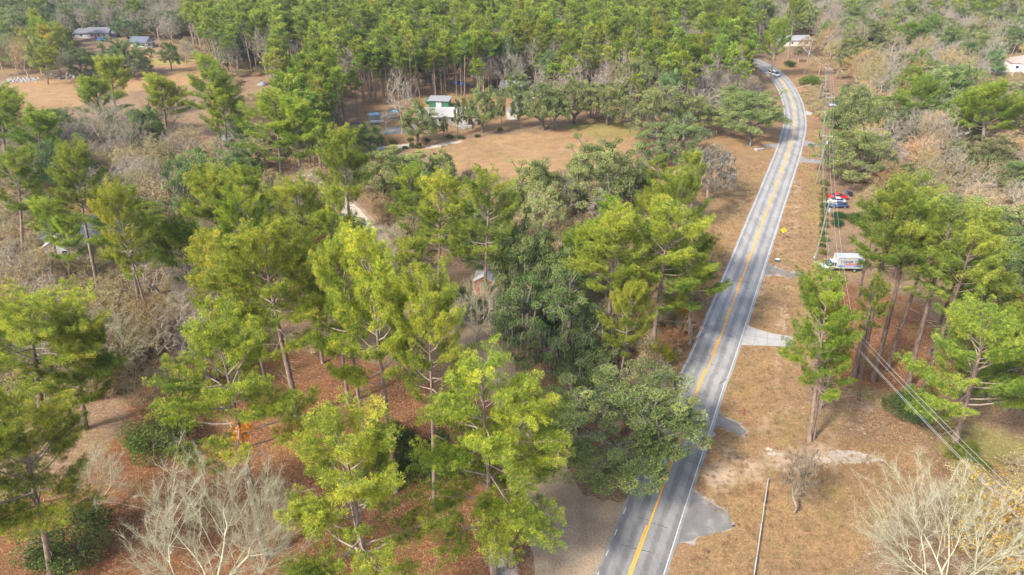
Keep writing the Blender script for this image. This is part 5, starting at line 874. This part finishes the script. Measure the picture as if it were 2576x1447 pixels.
# ------------------------------------------------------------------ the woods between: scattered trees, kept off roads, fields, yards and cars
CLEAR = [[(1480, 1460), (1600, 1250), (1720, 925), (1830, 655), (1925, 440), (1965, 340), (1975, 258), (1945, 205), (1925, 178), (1935, 160), (1975, 165), (2020, 230), (2030, 330), (2000, 430), (1935, 640), (1860, 860), (1700, 1350)],
         Z_FIELD[0], Z_FIELD[1], [(905, 270), (1120, 245), (1210, 255), (1330, 205), (1345, 235), (1320, 320), (1050, 350), (910, 340)], Z_GRASS[1], [(1960, 105), (2050, 120), (2060, 160), (2010, 240), (1960, 160)], [(170, 66), (285, 66), (400, 90), (400, 125), (250, 112), (170, 100)],
         [(1690, 900), (1930, 440), (1960, 355), (1900, 365), (1840, 470), (1800, 640), (1760, 760)], [(320, 1090), (560, 1180), (700, 1060), (860, 1060), (1100, 1250), (1200, 1447), (100, 1447)], [(2075, 455), (2150, 470), (2150, 520), (2175, 640), (2175, 690), (2060, 700)],
         [(770, 425), (820, 430), (960, 600), (940, 640), (860, 540)], [(2500, 140), (2576, 130), (2576, 200), (2500, 195)], [(1130, 700), (1290, 800), (1290, 900), (1180, 900), (1100, 780)], [(2185, 1180), (2330, 1160), (2300, 1260), (2000, 1447), (1700, 1447), (1850, 1180)],
         [(900, 240), (910, 270), (890, 320), (840, 320), (850, 270)], [(1190, 670), (1250, 670), (1250, 745), (1190, 745)], [(1130, 195), (1180, 195), (1180, 222), (1130, 222)], [(715, 112), (760, 112), (760, 142), (715, 142)], [(600, 195), (690, 190), (690, 250), (600, 250)], [(2196, 90), (2222, 90), (2222, 118), (2196, 118)], [(2080, 245), (2125, 245), (2125, 275), (2080, 275)], [(100, 520), (255, 520), (255, 665), (100, 665)], [(2100, 720), (2330, 760), (2400, 1000), (2200, 1100), (2080, 980)]]
GROUNDCLEAR = [Z_LITTER[0], Z_LITTER[1], Z_GRASS[3], [(1280, 1060), (1700, 1180), (1560, 1500), (1260, 1500)], [(1040, 700), (1360, 1000), (1420, 1200), (1300, 1200), (1180, 900), (1000, 700)]]
def silhouette_ok(x, y, h, r, soft=1.0):
    pts = [(x, y, .3), (x, y, h*.5), (x, y, h*.9), (x-r*soft*.8, y, h*.75), (x+r*soft*.8, y, h*.75)]
    a = np.array(pts); u, v = proj(a[:, 0], a[:, 1], a[:, 2])
    for p in CLEAR:
        if inpoly(u, v, p).any(): return False
    u0, v0 = proj(np.array([x]), np.array([y]), 0.)
    if np.min(np.hypot(RC[:, 0]-x, RC[:, 1]-y)) < 7.5+.3*r: return False
    return True
def scatter(poly, h, spacing, seed, mindone=.62, onground=False):
    rr = np.random.default_rng(seed); c = [P(q[0], q[1], 0 if onground else h) for q in poly]; x0, x1 = min(v.x for v in c), max(v.x for v in c); y0, y1 = min(v.y for v in c), max(v.y for v in c); out_ = []
    for y in np.arange(y0, y1, spacing):
        for x in np.arange(x0, x1, spacing):
            X, Y = x+rr.uniform(-.42, .42)*spacing, y+rr.uniform(-.42, .42)*spacing; u, v = proj(np.array([X]), np.array([Y]), 0 if onground else h)
            if inpoly(u, v, poly)[0]: out_.append((X, Y))
    rr.shuffle(out_); return out_
ZON = [  # polygon of crown tops, height, spacing, mix of kinds (kind, weight, radius, tint), label
    ([(455, -60), (1935, -60), (1925, 50), (1885, 95), (1800, 150), (1700, 140), (1500, 110), (1290, 75), (1240, 100), (1100, 80), (940, 100), (890, 150), (700, 190), (640, 130), (600, 80), (470, 70)], 21.5, 6.2, [('slim', .66, 3.5, (1.0, 1.03, .95)), ('pine', .06, 4.6, (1, 1, .95)), ('bare', .18, 4, (1, 1, 1)), ('oak', .10, 5, (.9, 1, .85))], 'in the pine wood across the top'),
    ([(690, 150), (900, 110), (1250, 80), (1255, 132), (1130, 140), (1080, 155), (960, 172), (900, 200), (890, 262), (720, 255), (640, 200)], 20, 4.1, [('slim', 1, 3.0, (1, 1.05, .95))], 'in the dense stand behind the mobile home'),
    ([(1250, 95), (1500, 120), (1700, 150), (1890, 100), (1905, 170), (1810, 200), (1560, 185), (1480, 175), (1300, 160), (1250, 130)], 16, 7.6, [('bare', .62, 4.6, (1, 1, 1)), ('slim', .26, 3.6, (.95, 1, .9)), ('dryleaf', .12, 4, (.9, .9, .9))], 'beyond the row of field oaks'),
    ([(-60, -60), (190, -60), (200, 20), (190, 80), (110, 110), (-60, 120)], 17, 8, [('pine', .45, 5.5, (1.05, 1.02, .9)), ('oak', .3, 6, (1.2, 1.2, .8)), ('dryleaf', .25, 5, (1, .95, .8))], 'in the wood at the top left'),
    ([(190, -60), (460, -60), (460, 40), (430, 30), (280, 25), (205, 40)], 16, 8, [('bare', .75, 5.5, (1, 1, 1)), ('oak', .25, 6, (.7, .85, .8))], 'behind the white house at the top left'),
    ([(-60, 262), (130, 262), (330, 236), (440, 240), (480, 300), (600, 270), (660, 330), (640, 400), (700, 440), (760, 400), (800, 350), (830, 400), (780, 480), (640, 520), (480, 460), (230, 440), (-60, 400)], 11, 6.3, [('bare', .36, 5, (1, 1, 1)), ('dryleaf', .4, 5, (.95, 1, .85)), ('oak', .3, 5.5, (.75, .85, .8))], 'in the thicket below the far left field'),
    ([(-60, 600), (230, 680), (470, 700), (600, 800), (520, 900), (300, 940), (-60, 800)], 9, 5.2, [('bare', .45, 4.2, (1, 1, 1)), ('dryleaf', .6, 4.2, (1, 1, .85))], 'in the brown thicket at the left'),
    ([(430, 520), (760, 560), (800, 640), (560, 640), (400, 560)], 7, 6, [('dryleaf', .6, 3.6, (1, 1, .85)), ('oak', .4, 3.5, (.8, .95, .8))], 'in the low growth left of the dirt road'),
    ([(2110, 190), (2420, 110), (2620, 110), (2620, 620), (2400, 560), (2250, 440), (2200, 330), (2130, 250)], 12, 8.0, [('bare', .38, 5.4, (1, 1, 1)), ('oak', .24, 6, (.95, 1, .95)), ('dryleaf', .26, 5.4, (1.1, 1, .8)), ('yellow', .12, 5, (.8, .8, .8))], 'in the right hand wood'),
    ([(1960, -60), (2640, -60), (2640, 120), (2350, 180), (2180, 170), (2120, 80), (2050, 20), (1960, 10)], 15, 8.4, [('bare', .4, 5.8, (1, 1, 1)), ('oak', .3, 6.4, (.85, .95, .9)), ('yellow', .08, 5, (.8, .8, .7)), ('dryleaf', .12, 5.6, (1, .95, .8)), ('pine', .10, 5.2, (.85, 1, .95))], 'in the wood at the top right'),
    ([(700, 200), (880, 270), (890, 320), (840, 340), (760, 300), (640, 240), (560, 200), (600, 130)], 14, 7, [('bare', .4, 4, (1, 1, 1)), ('pine', .3, 4.2, (1, 1.02, .95)), ('slim', .3, 3, (1, 1, .95))], 'left of the dense stand'),
    ([(2380, 620), (2620, 600), (2640, 900), (2520, 860), (2440, 760)], 16, 8, [('pine', .5, 5, (.95, 1, 1)), ('oak', .5, 5, (.9, 1, .9))], 'behind the right grove'),
    ([(1250, 620), (1480, 660), (1500, 860), (1430, 900), (1290, 800)], 7, 6, [('oak', .7, 4, (.75, .85, .85)), ('dryleaf', .3, 3.5, (1, .9, .8))], 'in the dark centre clump'),
    ([(1600, 660), (1780, 620), (1760, 800), (1620, 900)], 6, 5, [('dryleaf', .55, 3.0, (1.2, 1, .7)), ('yellow', .45, 2.8, (.9, .75, .7))], 'along the road side of the pine clump'),
    ([(960, 440), (1120, 460), (1260, 470), (1300, 560), (1060, 560), (940, 500)], 7, 6, [('dryleaf', .5, 3.6, (1.1, 1, .8)), ('oak', .5, 4, (.95, 1, .9))], 'below the brown field'),
    ([(-40, 560), (420, 590), (600, 760), (300, 880), (-40, 760)], 13, 9, [('bare', .75, 4.4, (1, 1, 1)), ('dryleaf', .25, 4, (1, 1, .85))], 'standing over the left thicket'),
    ([(380, 490), (850, 490), (940, 640), (860, 760), (560, 720), (400, 650)], 23, 9.5, [('pine', 1, 4.6, (1.05, 1.03, .85))], 'in the belt left of the dirt road'),
    ([(-40, 400), (330, 430), (340, 560), (-40, 600)], 24, 12, [('pine', 1, 4.4, (1.03, 1.03, .85))], 'around the half hidden white house'),
    ([(-40, 820), (330, 860), (300, 1060), (-40, 1120)], 23, 10, [('pine', 1, 4.6, (1.05, 1.03, .85))], 'beside the huge pine at the left edge'),
    ([(950, 470), (1300, 470), (1320, 660), (1000, 640)], 22, 9.5, [('pine', 1, 4.4, (1.05, 1.03, .85))], 'among the centre pines'),
    ([(1440, 540), (1790, 500), (1790, 720), (1480, 720)], 20, 9, [('pine', 1, 4.2, (1.05, 1.03, .85))], 'in the pine clump left of the road'),
    ([(2440, 1180), (2640, 1160), (2640, 1450), (2480, 1450)], 7, 6, [('yellow', .6, 3.4, (1, .95, .8)), ('dryleaf', .4, 3, (1, 1, .8))], 'in the corner at the bottom right'),
]
NOUN = dict(pine='pine', slim='tall slender pine', oak='evergreen oak', bare='leafless grey tree', dryleaf='tan twiggy tree', yellow='yellow leaved tree')
cand = []
for zi, (poly, h_, sp_, kinds, where) in enumerate(ZON):
    rr = np.random.default_rng(900+zi); ks = [k[0] for k in kinds]; ws = np.array([k[1] for k in kinds], float); ws /= ws.sum()
    for (X, Y) in scatter(poly, h_, sp_, zi):
        k = rr.choice(len(ks), p=([.46, .10, .30, .14] if zi == 0 and proj(X, Y, h_)[0] > 1330 else ws)); kd, _, r_, ti = kinds[k]; hh = h_*rr.uniform(.72, 1.14)*(.85 if kd in ('bare', 'oak') and h_ > 18 else 1); r2 = r_*rr.uniform(.8, 1.2)
        if not silhouette_ok(X, Y, hh, r2): continue
        if any((X-a)**2+(Y-b_)**2 < (mr*.5+r2*.55)**2 for a, b_, mr, mh in DONE): continue
        cand.append((X, Y, hh, r2, kd, ti, where, (float(rr.uniform(.86, 1.18))*(bb_ := float(rr.uniform(.85, 1.12))), float(rr.uniform(.93, 1.04))*bb_, float(rr.uniform(.8, 1.2))*bb_)))
cand.sort(key=lambda c: c[0]**2+c[1]**2)
LIMIT = dict(slim=285, pine=110, oak=150, bare=200, dryleaf=120, yellow=60); cnt_ = {}; rest = []
for c in cand:
    cnt_[c[4]] = cnt_.get(c[4], 0)+1
    if cnt_[c[4]] > LIMIT[c[4]]: rest.append(c); continue
    X, Y, hh, r2, kd, ti, where, tv = c; lb_ = NOUN[kd]+' '+where
    lean = (R.gauss(0, .02)*hh, R.gauss(0, .02)*hh); plant(kd, (X, Y), hh, r2, lb_, lb_.replace('pine ', 'pines ').replace('tree ', 'trees ').replace('oak ', 'oaks '), tuple(t*q for t, q in zip(ti, tv)), lean)
print('scatter', cnt_, 'rest', len(rest))

# ------------------------------------------------------------------ uncountable growth: instanced over points by geometry nodes
def stuff(name, label, pts, kinds):
    """pts: (x, y, height factor, radius factor, rotation, kind index)"""
    a = np.array(pts, float); me = bpy.data.meshes.new(name); me.vertices.add(len(a)); co = np.zeros((len(a), 3), np.float32); co[:, :2] = a[:, :2]; me.vertices.foreach_set('co', co.ravel())
    for nm, c_ in (('hs', 2), ('rs', 3), ('rot', 4)): at = me.attributes.new(nm, 'FLOAT', 'POINT'); at.data.foreach_set('value', a[:, c_].astype(np.float32))
    at = me.attributes.new('vi', 'INT', 'POINT'); at.data.foreach_set('value', a[:, 5].astype(np.int32)); o = link(name, me)
    ng = bpy.data.node_groups.new(name, 'GeometryNodeTree'); ng.interface.new_socket('Geometry', in_out='INPUT', socket_type='NodeSocketGeometry'); ng.interface.new_socket('Geometry', in_out='OUTPUT', socket_type='NodeSocketGeometry')
    gi = ng.nodes.new('NodeGroupInput'); go = ng.nodes.new('NodeGroupOutput'); ip = ng.nodes.new('GeometryNodeInstanceOnPoints'); jn = ng.nodes.new('GeometryNodeJoinGeometry'); k_ = lambda s, t: ng.links.new(s, t)
    def named(n_, ty): q = ng.nodes.new('GeometryNodeInputNamedAttribute'); q.data_type = ty; q.inputs[0].default_value = n_; return q.outputs[0]
    for kd, v_ in reversed(kinds):
        tm, parts, ph, pr_, bm_ = PR[kd][v_]; j2 = ng.nodes.new('GeometryNodeJoinGeometry')
        if (kd, v_) in FIRST: obs = FIRST[(kd, v_)]
        else:
            if not tm.materials: tm.materials.append(bm_)
            obs = [bpy.data.objects.new('stems', tm)]
            for nm, m2, mt_ in parts:
                if not m2.materials: m2.materials.append(mt_)
                obs.append(bpy.data.objects.new(nm, m2))
            FIRST[(kd, v_)] = obs
        for ob in obs: oi_ = ng.nodes.new('GeometryNodeObjectInfo'); oi_.transform_space = 'ORIGINAL'; oi_.inputs[0].default_value = ob; oi_.inputs[1].default_value = True; k_(oi_.outputs['Geometry'], j2.inputs[0])
        gt = ng.nodes.new('GeometryNodeGeometryToInstance'); k_(j2.outputs[0], gt.inputs[0]); k_(gt.outputs[0], jn.inputs[0])
    k_(gi.outputs[0], ip.inputs['Points']); k_(jn.outputs[0], ip.inputs['Instance']); ip.inputs['Pick Instance'].default_value = True; k_(named('vi', 'INT'), ip.inputs['Instance Index'])
    cs = ng.nodes.new('ShaderNodeCombineXYZ'); k_(named('rs', 'FLOAT'), cs.inputs[0]); k_(named('rs', 'FLOAT'), cs.inputs[1]); k_(named('hs', 'FLOAT'), cs.inputs[2]); k_(cs.outputs[0], ip.inputs['Scale'])
    cr = ng.nodes.new('ShaderNodeCombineXYZ'); k_(named('rot', 'FLOAT'), cr.inputs[2]); k_(cr.outputs[0], ip.inputs['Rotation']); k_(ip.outputs[0], go.inputs[0])
    md = o.modifiers.new('scatter', 'NODES'); md.node_group = ng; return tag(o, label, 'woodland' if 'wood' in name else 'undergrowth', None, 'stuff')
rr = np.random.default_rng(77); KI = [('slim', 0), ('slim', 1), ('slim', 2), ('slim', 3), ('bare', 0), ('bare', 1), ('oak', 0), ('oak', 2)]; fw = []
def addk(X, Y, hh, r2, kd):
    o_ = [i for i, q in enumerate(KI) if q[0] == kd] or [6, 7]; i = int(rr.choice(o_)); pr_ = PR[KI[i][0]][KI[i][1]]; fw.append((X, Y, hh/pr_[2], r2/pr_[3], rr.uniform(0, 6.28), i))
for c in rest: addk(c[0], c[1], c[2], c[3], c[4] if c[4] in ('slim', 'bare') else ('bare' if c[4] in ('dryleaf', 'yellow') else 'oak'))
for y in np.arange(395, 640, 8.5):
    for x in np.arange(-.9*y, .9*y, 8.5): 
        kd = rr.choice(['slim', 'bare', 'oak'], p=[.6, .25, .15] if -.4*y < x < .25*y else [.15, .45, .4]); addk(x+rr.uniform(-3, 3), y+rr.uniform(-3, 3), (21 if kd == 'slim' else 14)*rr.uniform(.85, 1.15), (3.4 if kd == 'slim' else 5.5)*rr.uniform(.85, 1.2), kd)
stuff('distant_woodland', 'distant mixed woodland of pines and leafless trees closing the view', fw, KI)
BR = [([(-80, 330), (250, 370), (480, 400), (700, 450), (780, 560), (700, 640), (560, 700), (580, 900), (300, 1000), (-80, 1050)], 3.1, .75), ([(1230, 560), (1700, 620), (1800, 640), (1790, 760), (1640, 980), (1560, 900), (1260, 960)], 3.0, .8), ([(2110, 240), (2640, 180), (2640, 690), (2400, 640), (2180, 560), (2090, 420)], 3.6, .8), ([(2015, 190), (2070, 200), (2075, 330), (2040, 320)], 2.6, .45),
      ([(2400, 1180), (2660, 1120), (2660, 1560), (2440, 1560)], 3.0, .6), ([(560, 190), (720, 190), (900, 330), (900, 420), (760, 430), (600, 330)], 3.6, .8), ([(820, 230), (960, 255), (1150, 225), (1260, 190), (1900, 170), (1900, 240), (1480, 250), (1300, 200), (1180, 240), (960, 290), (840, 320)], 4.0, .8), ([(300, 130), (900, 60), (1950, 50), (1950, 160), (1250, 190), (1150, 225), (850, 230), (600, 190)], 6.0, .9), ([(900, 440), (1130, 440), (1300, 470), (1700, 440), (1760, 560), (1700, 640), (1250, 600), (1040, 680), (960, 560)], 3.4, .75), ([(2060, 60), (2640, 0), (2640, 130), (2100, 200)], 5.0, .9), ([(-80, 40), (180, 60), (200, 160), (-80, 180)], 5.0, .8), ([(560, 860), (830, 860), (860, 980), (620, 960), (540, 920)], 3.2, .55)]
bp = []
for i, (poly, sp_, hk) in enumerate(BR):
    for X, Y in scatter(poly, 0, sp_, 400+i, onground=True):
        u, v = proj(np.array([X]), np.array([Y]), 0.)
        if any(inpoly(u, v, p)[0] for p in CLEAR+GROUNDCLEAR[:3]) or np.min(np.hypot(RC[:, 0]-X, RC[:, 1]-Y)) < 6 or np.min(np.hypot(dr[:, 0]-X, dr[:, 1]-Y)) < 5: continue
        bp.append((X, Y, hk*rr.uniform(.5, 1.3), rr.uniform(.7, 1.25), rr.uniform(0, 6.28), int(rr.choice([0, 1, 2], p=[.5, .16, .34]))))
stuff('undergrowth', 'tan brushy undergrowth and leafless saplings covering the woodland floor', bp, [('brush', 0), ('brush', 1), ('brush', 2)])
def tuftproto(seed, n, ln, mt):
    rng = np.random.default_rng(seed); b_ = Buf(); C = rng.normal(size=(n, 3))*np.array([.16, .16, 0]); d = unit(rng.normal(size=(n, 3))*[1, 1, .3]+np.array([0, 0, .9])); sd = unit(np.cross(d, rng.normal(size=(n, 3))))*.02; tip = C+d*ln*rng.uniform(.5, 1.1, (n, 1))
    V = np.stack([C-sd, C+sd, tip], 1).reshape(-1, 3); k = np.arange(n)*3; b_.add(V, np.stack([k, k+1, k+2], 1), np.repeat(rng.uniform(.1, .9, n), 3)); return b_.mesh('grass'), [], ln, .3, M[mt]
def leafproto(seed, n, mt):
    rng = np.random.default_rng(seed); b_ = Buf(); leaves(b_, rng.normal(size=(n, 3))*np.array([.55, .55, .012])+np.array([0, 0, .04]), .10, rng, 2.5); return b_.mesh('leaves'), [], .1, .5, M[mt]
M['grassdry'] = leafmat('dry_grass', ((0, (.16, .105, .048)), (1, (.50, .365, .20))), .2); M['leafdry'] = leafmat('fallen_leaves', ((0, (.10, .04, .018)), (.6, (.30, .15, .07)), (1, (.62, .42, .26))), .1)
PR['grass'] = [tuftproto(201, 44, .22, 'grassdry'), tuftproto(202, 60, .3, 'grassdry')]; PR['leaves'] = [leafproto(203, 60, 'leafdry'), leafproto(204, 40, 'leafdry')]
GR = [Z_GRASS[1], Z_GRASS[0], [(1700, 1250), (1500, 1500), (2300, 1500), (2350, 1180)]]; LT = [Z_LITTER[0], Z_LITTER[1], Z_LITTER[4], [(2000, 1000), (2400, 1000), (2500, 1250), (2100, 1100)]]
def floor(polys, sp_, seed, hi):
    o_ = []
    for i, poly in enumerate(polys):
        for X, Y in scatter(poly, 0, sp_, seed+i, onground=True):
            if Y > 190 or np.min(np.hypot(RC[:, 0]-X, RC[:, 1]-Y)) < 4.3 or np.min(np.hypot(dr[:, 0]-X, dr[:, 1]-Y)) < 4: continue
            u, v = proj(X, Y)
            if inpoly(u, v, [(1650, 1500), (1740, 1230), (1850, 1330), (1740, 1400)]) or inpoly(u, v, [(1300, 1080), (1550, 1260), (1490, 1500), (1330, 1500)]) or inpoly(u, v, [(1860, 808), (2000, 845), (2000, 875), (1850, 870)]) or rr.uniform() < .35: continue
            o_.append((X, Y, rr.uniform(.5, 1.4), rr.uniform(.6, 1.5), rr.uniform(0, 6.28), int(rr.integers(0, 2))))
    return o_
stuff('dry_grass', 'short dry tan grass covering the road verges', floor(GR, .75, 800, 2), [('grass', 0), ('grass', 1)])
stuff('fallen_leaves', 'rust brown fallen leaves and pine straw under the trees', floor(LT, 1.2, 820, 2), [('leaves', 0), ('leaves', 1)])
print('brush', len(bp), 'woodland', len(fw))

bm = bmesh.new(); box(bm, -900, 900, -60, 760, -1.0, 69.5); m, nt, b, out = newmat('haze_air', 'ShaderNodeVolumePrincipled')
nt.links.clear(); L(nt, b.outputs[0], out.inputs['Volume']); b.inputs['Color'].default_value = (.86, .92, 1, 1); b.inputs['Density'].default_value = .00013; b.inputs['Anisotropy'].default_value = .3
tag(bm_obj('haze', bm, m), 'thin pale haze in the air over the woods', 'haze', None, 'stuff')

# labels of scattered trees: in small groups each tree is told apart by its place from the left
byg = {}
for o in bpy.data.objects:
    if o.get('group') and o.get('label') and o.parent is None and o.name.split('.')[0] in CAT and 'from the' not in o['label']: byg.setdefault(o['group'], []).append(o)
for g_, os_ in byg.items():
    if 1 < len(os_) <= 45:
        os_.sort(key=lambda o: float(proj(o.location.x, o.location.y, 8.)[0]))
        for i, o in enumerate(os_): o['label'] = ordinal(i)+' from the left: '+o['label']
